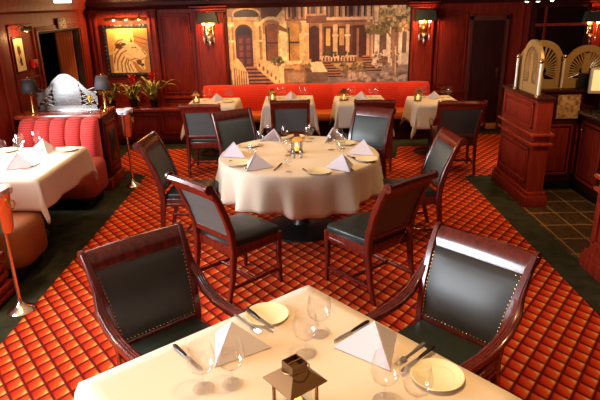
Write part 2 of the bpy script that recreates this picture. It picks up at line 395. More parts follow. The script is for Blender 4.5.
# middle house
P.rect(310, 24, 372, 64, (166, 98, 60)); P.arch(308.5, 319.5, 27, 64, (88, 38, 22)); P.rect(319, 25, 323.5, 62, (212, 140, 86)); P.rect(322, 25, 323.5, 62, (150, 84, 50))
for x, c in ((325.5, (224, 156, 70)), (339, (210, 140, 66)), (347, (120, 62, 36))):
    P.rect(x-2.2, 28, x+7, 60, (100, 50, 28)); P.rect(x, 30, x+4.6, 47, c); P.rect(x, 47, x+4.6, 58, (116, 60, 34))
for x in (333, 345): P.rect(x, 26, x+4, 60, (222, 158, 106)); P.rect(x-1, 36, x+5, 38, (238, 180, 126))
P.rect(353, 27, 366, 60, (98, 44, 30)); P.rect(356, 30, 358.4, 60, (164, 98, 66)); P.rect(366, 28, 369, 62, (214, 144, 100)); P.rect(370.5, 34, 373, 60, (206, 140, 98))
P.rect(320, 57.5, 356, 59, (224, 170, 120)); P.rect(320, 61, 356, 65, (120, 70, 44))
for x in np.arange(321, 356, 3.2): P.rect(x, 58, x+1.4, 63, (214, 160, 112))
# pale house at right
P.rect(373, 22, 409, 66, (150, 92, 64)); P.rect(375, 28, 390, 62, (218, 176, 140)); P.arch(379, 386, 34, 62, (116, 74, 56)); P.rect(398, 30, 409, 68, (204, 166, 136)); P.rect(402, 34, 406, 56, (120, 80, 62))
for x in (374, 388, 399): P.rect(x, 26, x+2.4, 66, (228, 186, 150))
for x in (366, 374, 382, 392, 401): P.rect(x, 8, x+3.4, 24, (204, 152, 116))
# steps and balustrades
def steps(x0, x1, y0, y1, n, sh):
    for k in range(n):
        y = y0+(y1-y0)*k/n; d = sh*k/n; h = (y1-y0)/n; P.rect(x0+d*.3, y, x1+d, y+h*.5, (176, 108, 66)); P.rect(x0+d*.3, y+h*.5, x1+d, y+h, (84, 42, 28))
steps(244, 260, 67, 86, 5, 14); steps(321, 331, 63, 80, 6, 14); steps(362, 370, 58, 74, 6, 14)
P.poly([(229, 62), (236, 58), (241, 64), (246, 74), (247, 90), (230, 90)], (222, 172, 108))
P.poly([(254, 60), (264, 60), (282, 72), (282, 88), (276, 88), (256, 70)], (222, 172, 108))
for k in range(6): P.ell(258+4*k, 66+3.4*k, 1.0, 2.2, (140, 88, 50)); P.rect(232+2.3*k, 68+k, 233+2.3*k, 86, (150, 96, 56))
P.rect(278, 65, 282.6, 89, (230, 184, 120)); P.rect(277, 64, 283.6, 67, (242, 200, 138))
P.poly([(307, 64), (321, 63), (327, 74), (312, 75)], (234, 190, 124)); P.rect(305, 74, 327, 84, (134, 92, 62)); P.rect(283, 72, 305, 86, (168, 106, 62)); P.rect(286, 74, 303, 84, (186, 132, 84))
P.speck(270, 58, 282, 66, 26, 1.6, [(108, 92, 44), (138, 112, 60), (78, 62, 30)]); P.speck(294, 62, 310, 72, 26, 1.8, [(176, 118, 56), (206, 140, 70), (124, 84, 40)])
P.speck(340, 66, 366, 76, 60, 1.9, [(150, 98, 62), (118, 96, 50), (186, 128, 86), (96, 60, 38)]); P.speck(322, 53, 350, 58, 30, 1.3, [(96, 92, 44), (70, 60, 32)])
P.speck(345, 76, 409, 88, 120, 2., [(196, 150, 124), (128, 92, 78), (172, 130, 108)]); P.speck(373, 54, 398, 70, 60, 1.7, [(214, 170, 138), (118, 78, 58), (160, 112, 84)])
# street tree
P.line([(395, 78), (394, 56), (392, 42), (395, 28), (402, 16)], 4.2, (168, 108, 72)); P.line([(392, 42), (384, 30), (374, 28)], 2.2, (150, 94, 62)); P.line([(396, 78), (395.4, 50)], 1.2, (214, 156, 112))
P.speck(380, 12, 409, 34, 210, 2., [(148, 112, 54), (176, 132, 76), (112, 84, 42), (196, 146, 96)]); P.speck(365, 28, 386, 37, 90, 1.7, [(142, 110, 52), (170, 126, 70), (112, 84, 42)])
P.a = np.clip((P.a-120)*1.15+118, 12, 255); _g = P.a.mean(2, keepdims=True); _k = (.95-.4*(P.X-228)/181)[..., None]; P.a = _g+(P.a-_g)*_k; P.grain(3, .1); P.grain(9, .12)
mx0, mx1, mz0, mz1 = -1.09, 1.80, .78, 2.03
mural = P.mesh('mural', lambda u, v: (mx0+(mx1-mx0)*u, YB-.03, mz1+(mz0-mz1)*v), .45)
tag(mural, 'wide sepia mural of a row of town houses above the red banquette', 'mural')
e = obj('frame', M().box((.355, YB-.022, 2.04), (2.93, .04, .03), bev=.004).box((mx0-.012, YB-.022, 1.41), (.03, .04, 1.27), bev=.004).box((mx1+.012, YB-.022, 1.41), (.03, .04, 1.27), bev=.004).box((.355, YB-.012, 1.41), (2.9, .018, 1.24)), W_DARK, mural)

Hs = Paint(0, 0, 46, 50, 3.2, (192, 128, 54))
Hs.poly([(0, 0), (30, 0), (30, 16), (0, 30)], (250, 206, 104)); Hs.poly([(30, 0), (46, 0), (46, 22), (30, 14)], (196, 128, 54)); Hs.line([(30, 9), (46, 14)], 1.2, (120, 66, 26)); Hs.line([(30, 14), (46, 19)], .8, (130, 74, 30)); Hs.rect(0, 0, 9, 26, (232, 172, 80))
Hs.poly([(3, 50), (4, 36), (4, 27), (9, 16), (17, 12), (24, 15), (27, 11.5), (29, 15.5), (35, 20), (42, 27), (43, 30), (39.5, 35), (40, 46), (37, 47), (29, 38), (25, 36), (28, 44), (31, 50)], (246, 208, 142))
for q in (((8, 18), (12, 14), (17, 13)), ((7, 24), (10, 18), (15, 16)), ((5, 38), (7, 30), (12, 24), (17, 21)), ((8, 46), (9, 36), (14, 28), (20, 25)), ((13, 48), (13, 38), (17, 32)), ((18, 49), (17, 40), (20, 34)), ((22, 48), (20, 40), (22, 35)), ((26, 48), (23, 41)), ((27, 22), (31, 22), (34, 24)), ((30, 34), (35, 36), (40, 34)), ((24, 36), (29, 34), (34, 39), (38, 45)), ((38, 24), (42, 29))):
    Hs.line(q, 1.9, (198, 138, 70)); Hs.line(q, .8, (140, 78, 32)); Hs.line([(a+1.1, b+.6) for a, b in q], .7, (252, 220, 156))
Hs.ell(12, 20, 4, 3, (96, 50, 20)); Hs.ell(17.5, 18, 3, 1.6, (96, 50, 20)); Hs.ell(31, 21.5, 1.3, .8, (70, 36, 16)); Hs.ell(33.5, 38, 3, 3, (112, 60, 26)); Hs.ell(37, 41, 2.2, 1.6, (70, 34, 14)); Hs.poly([(25, 15.5), (27, 11), (29, 15.8)], (110, 60, 26)); Hs.ell(41, 28.5, .8, .7, (70, 36, 16))
Hs.grain(4, .08)
hp = thing('framed_picture', 'large framed picture of a carved horse head above the planter', 'picture', (-2.69, YB, 1.42))
hc = Hs.mesh('canvas', lambda u, v: (-.32+.64*u, -.035, .35-.70*v), .5); hc.parent = hp
m = M()
for z in (-.37, .37): m.box((0, -.025, z), (.74, .05, .05), bev=.008)
for x in (-.345, .345): m.box((x, -.025, 0), (.05, .05, .74), bev=.008)
for k in range(13):
    for z in (-.385, .385): m.ball((-.36+.06*k, -.04, z), .02, seg=8)
    for x in (-.36, .36): m.ball((x, -.04, -.36+.06*k), .02, seg=8)
m.box((0, -.012, 0), (.7, .018, .7)); obj('frame', m, BLACKM, hp)
def picture_light(label, x, y, z, w, ax):
    t = thing('picture_light', label, 'lamp', (x, y, z), 0 if ax == 'x' else PI/2)
    obj('shade', M().sweep([(-w/2, -.13, 0), (w/2, -.13, 0)], .028, .026), BRASS if ax == 'x' else BLACKM, t)
    m = M()
    for dx in ((-w*.3, w*.3) if w > .3 else (0,)): m.sweep([(dx, 0, -.01), (dx, -.06, .05), (dx, -.12, .025)], .008)
    obj('arm', m, BRASS, t)
    for dx in ((-w*.3, 0, w*.3) if w > .3 else (0,)): obj('bulb', M().ball((dx, -.128, -.016), .012), BULBD, t)
    return t
picture_light('long brass picture light over the horse head picture', -2.66, YB, 1.9, .66, 'x')
picture_light('short black picture light above the narrow print on the left wall', XL, 6.9, 1.86, .2, 'y')
sp = Paint(0, 0, 13, 38, 4, (240, 222, 172)); sp.rect(3.5, 6, 9.5, 32, (216, 190, 130)); sp.poly([(5, 8), (8, 9), (9, 16), (6, 20), (8.6, 24), (8, 31), (4.5, 28), (6, 22), (4, 15)], (52, 34, 24)); sp.rect(6, 29, 8.6, 32, (40, 24, 18)); sp.grain(3, .06)
npic = thing('framed_print', 'narrow cream print with a dark figure on the left wall', 'picture', (XL, 6.84, 1.575))
c_ = sp.mesh('print_sheet', lambda u, v: (.024, -.115+.23*u, .185-.37*v), .5); c_.parent = npic
m = M().box((.008, 0, 0), (.016, .25, .39))
for y in (-.128, .128): m.box((.015, y, 0), (.03, .022, .41), bev=.004)
for z in (-.197, .197): m.box((.015, 0, z), (.03, .27, .022), bev=.004)
obj('frame', m, W_DARK, npic)
# small wall fittings
t = thing('fire_alarm', 'small square red alarm box on the wall beside the dark doorway', 'alarm', (XL, 7.19, 1.44))
obj('housing', M().box((.02, 0, 0), (.04, .12, .1), bev=.006), REDBOX, t); obj('button', M().lathe([(.02, 0), (.02, .006), (.012, .008)], (0, 0, 0), 12), mat('dark red button', srgb(120, 10, 8), .4), t)
[setattr(c_, 'rotation_euler', (0, PI/2, 0)) or setattr(c_, 'location', (.038, 0, 0)) for c_ in t.children if c_.name.startswith('button')]
t = thing('pictogram_sign', 'cream plaque with four dark pictograms above the orange curtain', 'sign', (XL, 8.2, 1.885))
obj('plaque', M().box((.034, 0, 0), (.012, .25, .13), bev=.003), CREAMP, t)
for z in (.032, -.032):
    for y in (-.06, .06): obj('pictogram', M().box((.042, y, z), (.006, .075, .026), bev=.006).ball((.042, y-.03, z+.012), .012, (.3, 1, 1), 8).ball((.042, y+.02, z-.012), .014, (.3, 1.2, .8), 8), BLACKM, t)
t = thing('hanging_light_box', 'small white lit box hanging near the ceiling over the left booth', 'light', (-2.78, 7.1, 2.17))
obj('housing', M().box((0, 0, .035), (.19, .1, .05), bev=.006), BLACKM, t); obj('diffuser', M().box((0, 0, -.005), (.18, .09, .04), bev=.008), LBOX, t); obj('rod', M().sweep([(0, 0, .05), (0, 0, ZC-2.17)], .008), BLACKM, t)
t = thing('wall_outlet', 'small brass outlet plate on the pilaster under the right-hand sconce', 'outlet', (2.02, YB-.06, .83))
obj('plate', M().box((0, -.005, 0), (.15, .01, .06), bev=.003), BRASS, t); obj('socket', M().box((-.03, -.012, 0), (.03, .006, .03), bev=.002).box((.03, -.012, 0), (.03, .006, .03), bev=.002), mat('dull brass insert', (.3, .18, .07), .4, .8), t)
# curtain in the doorway
def curtain_mesh(y0, y1, n, amp):
    return M().grid(lambda u, v: (XL-.015+amp*math.sin(u*n*2*PI+.6*math.sin(v*3)), y0+(y1-y0)*u*(1-.06*math.sin(v*PI)), .03+1.74*(1-v)), [i/90 for i in range(91)], [j/12 for j in range(13)])
t = thing('curtain', 'orange brown pleated curtain drawn across the doorway', 'curtain', (0, 0, 0))
obj('drape', curtain_mesh(8.04, 8.62, 6, .035), CURT, t, smooth=80, solid=.006); obj('rod', M().sweep([(XL-.015, 7.5, 1.785), (XL-.015, 8.88, 1.785)], .01), BLACKM, t)
o = obj('curtain', curtain_mesh(8.64, 8.89, 4, .03), CURTD, smooth=80, solid=.006); tag(o, 'dark curtain hanging at the far side of the doorway, beside the orange one', 'curtain')

# sconces
def make_sconce():
    t = thing('wall_sconce', '', 'sconce')
    obj('back_plate', M().box((0, -.012, -.06), (.09, .024, .26), bev=.008).ball((0, -.03, -.06), .03), BRASS, t)
    for x in (-.055, .055):
        a = obj('arm', M().sweep([(0, -.03, -.1), (x*.6, -.07, -.13), (x, -.1, -.1), (x, -.1, -.05)], .008), BRASS, t)
        obj('candle_cup', M().lathe([(.008, -.055), (.022, -.045), (.022, -.04), (.01, -.038), (.01, .01)], (x, -.1, 0), 12), BRASS, a)
        obj('bulb', M().ball((x, -.1, .03), .019, (1, 1, 1.5)), BULB, a)
    obj('shade', M().rings([[(-.125*k, -.16, z), (.125*k, -.16, z), (.125*k, -.03, z), (-.125*k, -.03, z)] for k, z in ((1, .03), (.8, .15))], cap=False), SHADE, t, smooth=0, solid=.004)
    obj('crystal_drop', M().lathe([(.001, -.24), (.016, -.2), (.004, -.17), (.02, -.14), (.008, -.12)], (0, -.06, 0), 10).lathe([(.001, -.2), (.012, -.16), (.004, -.12)], (-.06, -.08, 0), 10).lathe([(.001, -.2), (.012, -.16), (.004, -.12)], (.06, -.08, 0), 10), mat('crystal', (.8, .8, .8), .1, .6), t)
    return t
sconce = Maker(make_sconce)
sconce('two-candle wall sconce with olive shade left of the mural', (-1.37, YB-.07, 1.78), 0, None, 1.3)
sconce('two-candle wall sconce with dark shade right of the mural', (2.0, YB-.07, 1.75), 0, None, 1.3)
sconce('two-candle wall sconce with dark shade behind the host counter', (4.62, YB-.07, 1.68), 0, None, 1.3)

# ------------------------------------------------------------------ far banquette
t = thing('banquette', 'long orange red ribbed banquette running under the mural', 'banquette', (.34, 0, 0))
bx0, bx1 = -1.86, 1.78; nb = 7
for k in range(nb):
    a = bx0+(bx1-bx0)*k/nb; w = (bx1-bx0)/nb
    f = lambda u, v, a=a, w=w: (a+w*u, 9.17-.05*v-(.05*(math.sin(PI*u))**.5+.05*v*(1-v)*2) if v < 1 else 9.2, .44+.45*v+.02*math.sin(PI*u)**.6*(v > .8))
    prof = [(9.2, .42), (9.03, .42), (9.02, .6), (9.05, .76), (9.09, .815), (9.13, .838), (9.2, .842)]
    m = M()
    m.rings([[(a+w*u, y-(.04*math.sin(PI*u)**.5 if 0 < i < 6 else 0), z+(.015*math.sin(PI*u)**.5 if i > 3 else 0)) for i, (y, z) in enumerate(prof)] for u in [q/10 for q in range(11)]])
    obj('back_cushion', m, ORANF, t, smooth=50)
obj('seat', M().box((-.04, 8.86, .40), (bx1-bx0, .44, .12), bev=.035), SEATF, t); obj('base', M().box((-.04, 8.94, .17), (bx1-bx0, .4, .34), bev=.01), W_DARK, t)
obj('back_board', M().box((-.04, 9.215, .42), (bx1-bx0+.02, .03, .84), bev=.008), W_DARK, t)

# ------------------------------------------------------------------ low cabinet with planter
t = thing('low_cabinet', 'low mahogany cabinet below the horse head picture', 'cabinet', (-2.45, 9.02, 0))
obj('body', M().box((0, .0, .28), (1.5, .5, .5), bev=.006), W_WALL, t)
obj('top', M().box((0, -.02, .555), (1.56, .58, .05), bev=.015), W_CAP, t); obj('plinth', M().box((0, -.02, .05), (1.54, .52, .1), bev=.01), W_DARK, t)
for x in (-.45, .05, .52):
    m = M(); panel(m, x-.21, x+.21, .17, .48, -.25); obj('door_panel', m, W_WALL, t)
def blade(m, base, az, L, rise, droop, w):
    pts = []; W = []
    for i in range(9):
        q = i/8; r = L*q; z = rise*math.sin(q*PI*.62)-droop*q*q
        pts.append((base[0]+r*math.cos(az), base[1]+r*math.sin(az), base[2]+z)); W.append(max(.001, w*math.sin(PI*min(1, .12+q*.88))**.8))
    m.sweep(pts, W, [max(.0012, x*.12) for x in W], n=6)
rnd = random.Random(5)
def bromeliad(label, x, y, z, s, flz):
    t = thing('bromeliad', label, 'plant', (x, y, z), 0, 'red flowering plants on the low cabinet')
    obj('pot', M().lathe([(.05, 0), (.075, .1), (.08, .1), (.07, .092), (.06, .09)], n=16), BLACKP, t)
    for k in range(18):
        m = M(); az = k*2.4+rnd.random()*.5; blade(m, (0, 0, .08), az, min(s*(.16+.16*rnd.random()), .24 if math.sin(az) > .2 or (x < -2.8 and math.cos(az) < 0) else 9), s*(.1+.17*rnd.random()), .1*rnd.random(), .027)
        obj('leaf', m, LEAF, t, smooth=80)
    st = obj('stem', M().sweep([(0, 0, .08), (.01, -.01, flz-.06)], .008), LEAF, t)
    m = M()
    for k in range(11): blade(m, (.01, -.01, flz-.07+.008*k), k*2.4, .075, .045+.005*k, 0, .02)
    obj('flower', m, REDFL, t, smooth=80)
bromeliad('red bromeliad at the left end of the planter, lowest of the three', -2.94, 8.88, .58, 1.3, .24)
bromeliad('tall red bromeliad standing in the middle of the planter', -2.62, 8.97, .58, 1.45, .40)
bromeliad('red bromeliad with long arching leaves at the right end of the planter', -2.28, 8.9, .58, 1.6, .44)

# ------------------------------------------------------------------ glazed cabinet and the right side
t = thing('glazed_cabinet', 'tall dark glazed cabinet with red mullions behind the host stand', 'cabinet', (4.12, YB, 0))
m = M()
for x in (-.4, .42): m.box((x, -.1, 1.0), (.05, .2, 2.0), bev=.006)
m.box((.01, -.1, .03), (.87, .2, .06)); m.box((.01, -.1, .93), (.87, .2, .06), bev=.006); m.box((.01, -.1, 1.98), (.87, .2, .06), bev=.006); m.box((.01, -.03, 1.0), (.8, .02, 1.9))
obj('frame', m, W_DARK, t)
obj('mullion', M().box((-.25, -.19, 1.45), (.035, .03, 1.02), bev=.006), W_WALL, t); obj('transom', M().box((.01, -.19, 1.69), (.82, .03, .045), bev=.006), W_CAP, t)
obj('glass_pane', M().box((.01, -.16, 1.45), (.8, .008, 1.0)), DARKG, t); m = M(); panel(m, -.34, .36, .1, .86, -.18); obj('lower_door', m, W_DARK, t)
for i, (x, z) in enumerate(((3.12, 2.05), (3.27, 2.05), (3.46, 2.055))):
    t = thing('track_spotlight', ('white halogen spotlight hanging near the ceiling, left one of the three at upper right', 'white halogen spotlight in the middle of the hanging row of three', 'white halogen spotlight at the right end of the hanging row of three')[i], 'spotlight', (x, 8, z), 0, 'spotlights over the host counter')
    obj('can', M().lathe([(.03, -.005), (.038, .0), (.034, .07), (.012, .09)], n=14), BLACKM, t); obj('lens', M().ball((0, 0, .004), .031, (1, 1, .7)), HALO, t); obj('cord', M().sweep([(0, 0, .085), (0, 0, ZC-z)], .005), BLACKM, t)

def host_stand_parts(t, y0, y1):
    L = y1-y0; yc = (y0+y1)/2-y0
    obj('body', M().box((.08, yc, .58), (.16, L, 1.1), bev=.006), W_WALL, t)
    m = M()
    for d, z, h in ((.04, .06, .12), (.025, .14, .05)): m.box((.08, yc, z), (.16+2*d, L+2*d, h), bev=.01)
    obj('plinth', m, W_WALL, t)
    for z, d in ((.775, .035), (.675, .03)): obj('ledge', M().box((.08, yc, z), (.16+2*d, L+2*d, .028), bev=.009), W_CAP, t)
    obj('cap', M().box((.08, yc, 1.135), (.2, L+.04, .03), bev=.008), W_DARK, t)
    for z0, z1 in ((.82, 1.09), (.24, .62)):
        m = M()
        def fr(a, b, c, e, d): m.box((-d/2, (a+b)/2, (c+e)/2), (d, b-a, e-c), bev=.006)
        fr(.07, L-.07, z0, z0+.03, .018); fr(.07, L-.07, z1-.03, z1, .018); fr(.07, .1, z0, z1, .018); fr(L-.1, L-.07, z0, z1, .018); fr(.13, L-.13, z0+.06, z1-.06, .012)
        obj('side_panel', m, W_WALL, t)
t = thing('host_stand', 'chest-high mahogany partition carrying the arched gold panel between posts', 'partition', (2.40, 5.58, 0)); host_stand_parts(t, 5.58, 6.54)
t = thing('host_stand', 'mahogany partition end at the right edge, nearest the armchair', 'partition', (2.34, 3.14, 0)); host_stand_parts(t, 3.14, 4.15)
t = thing('host_cabinet', 'panelled mahogany cabinet at the back of the host station, with the stone square', 'cabinet', (2.62, 6.14, 0))
obj('body', M().box((.46, .12, .6), (.9, .24, 1.06), bev=.006), W_DARK, t); obj('top', M().box((.46, .12, 1.125), (.92, .28, .03), bev=.008), W_DARK, t); obj('plinth', M().box((.46, .1, .05), (.9, .24, .1)), BLACKP, t)
for x in (.24, .68):
    m = M(); panel(m, x-.2, x+.2, .18, .76, 0); obj('door', m, W_WALL, t)
o = obj('stone_square', M().box((2.97, 6.128, .955), (.25, .02, .26), bev=.004), STONE); tag(o, 'square mottled stone sample mounted on the front of the host cabinet', 'stone panel')
t = thing('host_counter', 'mahogany side counter with dark granite top at the right edge', 'counter', (3.09, 5.0, 0))
obj('body', M().box((.33, .55, .48), (.6, 1.1, .8), bev=.006), W_DARK, t); obj('worktop', M().box((.32, .55, .9), (.66, 1.14, .04), bev=.01), GRANITE, t); obj('plinth', M().box((.36, .55, .05), (.6, 1.1, .1)), BLACKP, t)
for y in (.28, .82):
    m = M(); a, b = y-.22, y+.22
    for c in ((a, a+.03, .16, .82), (b-.03, b, .16, .82), (a, b, .16, .19), (a, b, .79, .82)): m.box((.022, (c[0]+c[1])/2, (c[2]+c[3])/2), (.02, c[1]-c[0], c[3]-c[2]), bev=.005)
    m.box((.024, y, .49), (.014, .34, .56), bev=.005); d = obj('door', m, W_WALL, t); obj('knob', M().ball((-.002, y+.17, .72), .014), STEEL, d)
t = thing('monitor', 'small glowing monitor standing on the host counter at the right edge', 'monitor', (3.25, 5.94, .92), -.25)
obj('case', M().box((0, .05, .33), (.32, .05, .27), bev=.012), CASE, t); obj('screen', M().box((0, .023, .335), (.27, .006, .215), bev=.002), SCREEN, t); obj('stand', M().box((0, .05, .012), (.2, .14, .024), bev=.008).box((0, .06, .11), (.06, .03, .2), bev=.006), BLACKP, t)
t = thing('display_box', 'black box beside the monitor, in front of the right gold panel', 'box', (3.14, 6.18, 1.14))
obj('housing', M().box((0, 0, .085), (.13, .08, .17), bev=.006), BLACKP, t); obj('foot', M().box((0, 0, .006), (.15, .1, .012), bev=.003), BLACKP, t)

# arched gold panels (fan fretwork) and their posts
def fan_panel(label, loc, rz, w, h, cut):
    """upright arched sheet in the local xz plane"""
    t = thing('arched_panel', label, 'panel', loc, rz, 'arched fretwork panels of the host station')
    r = w/2; zc = h-r; rim = .07*w/.5
    def arc(rr, n=28, z=zc): return [(rr*math.cos(PI*k/n), z+rr*math.sin(PI*k/n)) for k in range(n+1)]
    def band(r1, r2, y0, y1):
        A, B = arc(r1), arc(r2); A = [(r1, 0)]+A+[(-r1, 0)]; B = [(r2, 0)]+B+[(-r2, 0)]
        m = M(); n = len(A)
        m.rings([[(A[i][0], y0, A[i][1]), (A[i][0], y1, A[i][1]), (B[i][0], y1, B[i][1]), (B[i][0], y0, B[i][1])] for i in range(n)]); return m
    obj('rim', band(r, r-rim, -.016, .016), GOLDG, t)
    ri = r-rim+.004
    m = M(); m.box((0, 0, .05), (2*ri, .02, .1)); zf = .1+.16*h
    # central obelisk vase
    m.prism([(-.055, .1), (.055, .1), (.03, .16), (.045, .24), (.02, .36), (.028, .38), (.008, h*.80), (-.008, h*.80), (-.028, .38), (-.02, .36), (-.045, .24), (-.03, .16)], -.011, .011, 'y')
    for k in range(23):
        a = PI*(-.12+1.24*k/22)
        if abs(a-PI/2) < .1: continue
        c, s_ = math.cos(a), math.sin(a); L0 = .07
        # ray length until it meets the rim outline
        L = L0
        while L < 1.2:
            x, z = L*c, zf+L*s_
            if (z > zc and math.hypot(x, z-zc) > ri) or abs(x) > ri or z < .09: break
            L += .005
        wd = .0035; w2 = .0075
        px, pz = -s_, c
        m.rings([[(L0*c+px*wd, -.009, zf+L0*s_+pz*wd), (L0*c+px*wd, .009, zf+L0*s_+pz*wd), (L0*c-px*wd, .009, zf+L0*s_-pz*wd), (L0*c-px*wd, -.009, zf+L0*s_-pz*wd)], [(L*c+px*w2, -.009, zf+L*s_+pz*w2), (L*c+px*w2, .009, zf+L*s_+pz*w2), (L*c-px*w2, .009, zf+L*s_-pz*w2), (L*c-px*w2, -.009, zf+L*s_-pz*w2)]])
    obj('fretwork', m, GOLDG, t)
    if not cut:
        obj('backing', M().prism([(ri, .08)]+arc(ri)+[(-ri, .08)], -.003, .003, 'y'), mat('smoked gold sheet', srgb(118, 88, 52), .6, .1), t)
    return t
fan_panel('arched gold panel standing edgewise on the partition between two posts', (2.45, 5.95, 1.15), PI/2, .48, .54, False)
fan_panel('arched open fretwork panel partly hidden behind the edgewise gold panel', (2.665, 6.26, 1.14), 0, .48, .52, True)
fan_panel('arched open fretwork panel nearest the monitor on the right', (3.17, 6.27, 1.14), 0, .5, .46, True)
def make_post():
    t = thing('brass_post', '', 'post'); obj('pole', M().sweep([(0, 0, 0), (0, 0, .33)], .014, n=12), POLE, t)
    obj('ball_finial', M().ball((0, 0, .35), .024), COPPER, t); obj('foot', M().lathe([(.028, 0), (.028, .012), (.016, .02)], n=14), BRASS, t); return t
post = Maker(make_post)
post('shiny post at the far end of the partition top', (2.405, 6.235, 1.15)); post('shiny post on the near corner of the partition top', (2.41, 5.64, 1.15)); post('shiny post on the host cabinet between the two open fretwork panels', (2.895, 6.2, 1.14))

# ------------------------------------------------------------------ left booth
t = thing('booth_divider', 'mahogany half wall with polished cap at the end of the left booth', 'divider', (-2.78, 6.7, 0))
obj('body', M().box((.02, 0, .44), (.96, .5, .88), bev=.006), W_DARK, t); obj('plinth', M().box((.03, 0, .07), (1.0, .56, .14), bev=.012), W_WALL, t); obj('cap', M().box((.01, -.02, .905), (1.0, .56, .05), bev=.014), W_CAP, t)
m = M()
for c in ((-.19, -.16, .2, .8), (.16, .19, .2, .8), (-.19, .19, .2, .23), (-.19, .19, .77, .8)): m.box((.505, (c[0]+c[1])/2, (c[2]+c[3])/2), (.02, c[1]-c[0], c[3]-c[2]), bev=.005)
m.box((.505, 0, .5), (.012, .3, .5), bev=.005); obj('end_panel', m, W_WALL, t); obj('carved_inset', M().box((.512, 0, .5), (.01, .2, .38), bev=.01).ball((.516, 0, .58), .05, (.15, 1, 1.3)).ball((.516, 0, .44), .05, (.15, 1, .9)), BLACKM, t)
def bench(label, y_seat0, y_seat1, y_back0, y_back1, facing, x1, btop, sm, nb_, xb):
    t = thing('booth_bench', label, 'bench', (0, 0, 0)); x0 = XL+.12
    ys, ye = min(y_seat0, y_seat1), max(y_seat0, y_seat1)
    R = .14; pr = []
    seat = M()
    # rounded open end
    out = [(x0, ys), (x1-R, ys)]+[(x1-R+R*math.sin(a), ys+R-R*math.cos(a)) for a in [PI/2*k/6 for k in range(1, 7)]]+[(x1-R+R*math.cos(a), ye-R+R*math.sin(a)) for a in [PI/2*k/6 for k in range(0, 7)]]+[(x0, ye)]
    cx, cy = (x0+x1)/2, (ys+ye)/2
    seat.rings([[(cx+(x-cx)*k, cy+(y-cy)*k, z) for x, y in out] for k, z in ((.96, .14), (1, .18), (1.0, .40), (.985, .45), (.94, .475), (.8, .482))])
    obj('seat', seat, sm, t, smooth=55)
    obj('base', M().box((cx-.04, cy, .075), (x1-x0-.12, ye-ys-.1, .15)), BLACKP, t)
    n = nb_; x1 = xb; w = (x1-.0-x0)/n
    for k in range(n):
        a = x0+w*k; m = M(); s_ = facing; yb = y_back1
        prof = [(0, .42), (.16, .42), (.2, .5), (.2, .7), (.15, btop-.07), (.09, btop-.01), (0, btop)]
        m.rings([[(a+w*u, yb+s_*(d-(.0 if i in (0, 6) else .045*(1-math.sin(PI*u)**.55))), z-(.02*(1-math.sin(PI*u)**.5) if i > 3 else 0)) for i, (d, z) in enumerate(prof)] for u in [q/10 for q in range(11)]])
        obj('back_cushion', m, REDF, t, smooth=55)
    return t
bench('pink red channelled booth bench facing the room behind the left table', 5.72, 6.28, 6.2, 6.39, -1, -2.2, .90, mat('red brown seat fabric', srgb(150, 52, 34), .6), 5, -2.3)
b2 = bench('tan leather booth bench in front of the left table, back to the viewer', 4.02, 4.53, 4.0, 3.87, 1, -2.17, .8, TAN, 4, -2.42)
t = thing('booth_end', 'dark panelled wooden end of the near bench at the left edge', 'divider', (-2.79, 3.73, 0))
obj('body', M().box((.02, 0, .42), (.84, .26, .82), bev=.006), W_DARK, t); obj('cap', M().box((.02, 0, .84), (.86, .32, .03), bev=.012), W_CAP, t)
m = M()
for z in (.05, .11, .19, .27, .35): m.box((.02, 0, z), (1.1 if z < .15 else 1.06, .32 if z < .15 else .29, .05), bev=.012)
obj('plinth', m, W_WALL, t)

# etched glass screen on the divider
t = thing('etched_glass_screen', 'ogee-topped silvery etched glass screen standing on the booth divider', 'screen', (-2.74, 6.7, .93))
def ogee(x):
    q = abs(x)/.36; return .17+.26*(.5+.5*math.cos(PI*min(1, q)))+.03*q
xs = [-.36+.72*k/48 for k in range(49)]
m = M(); m.rings([[(x, -.006, ogee(x)-.03), (x, .006, ogee(x)-.03), (x, .006, ogee(x)), (x, -.006, ogee(x))] for x in xs])
m.box((0, 0, .03), (.72, .012, .06)); m.box((-.35, 0, .11), (.02, .012, .22)); m.box((.35, 0, .11), (.02, .012, .22)); obj('border', m, SILVERG, t)
m = M(); m.rings([[(x, -.004, .05), (x, .004, .05), (x, .004, ogee(x)-.025), (x, -.004, ogee(x)-.025)] for x in [-.16+.32*k/24 for k in range(25)]]); obj('center_sheet', m, SILVERC, t)
for s_ in (-1, 1):
    m = M()
    for k in range(4):
        z = .07+.05*k; m.sweep([(s_*.15, 0, z+.05), (s_*.35, 0, z-.02)], .009, .004, up=(0, 1, 0), n=6); m.sweep([(s_*.15, 0, z-.02), (s_*.35, 0, z+.05)], .009, .004, up=(0, 1, 0), n=6)
    for k in range(3): m.ball((s_*(.19+.06*k), 0, .16-.01*k), .022, (1, .2, 1), 8)
    m.rings([[(s_*(.15+.2*k/10), -.004, ogee(.15+.2*k/10)-.075), (s_*(.15+.2*k/10), .004, ogee(.15+.2*k/10)-.075), (s_*(.15+.2*k/10), .004, ogee(.15+.2*k/10)-.02), (s_*(.15+.2*k/10), -.004, ogee(.15+.2*k/10)-.02)] for k in range(11)])
    obj('lattice', m, SILVERG, t)
obj('foot_rail', M().box((0, 0, .008), (.76, .06, .016), bev=.005), STEEL, t)
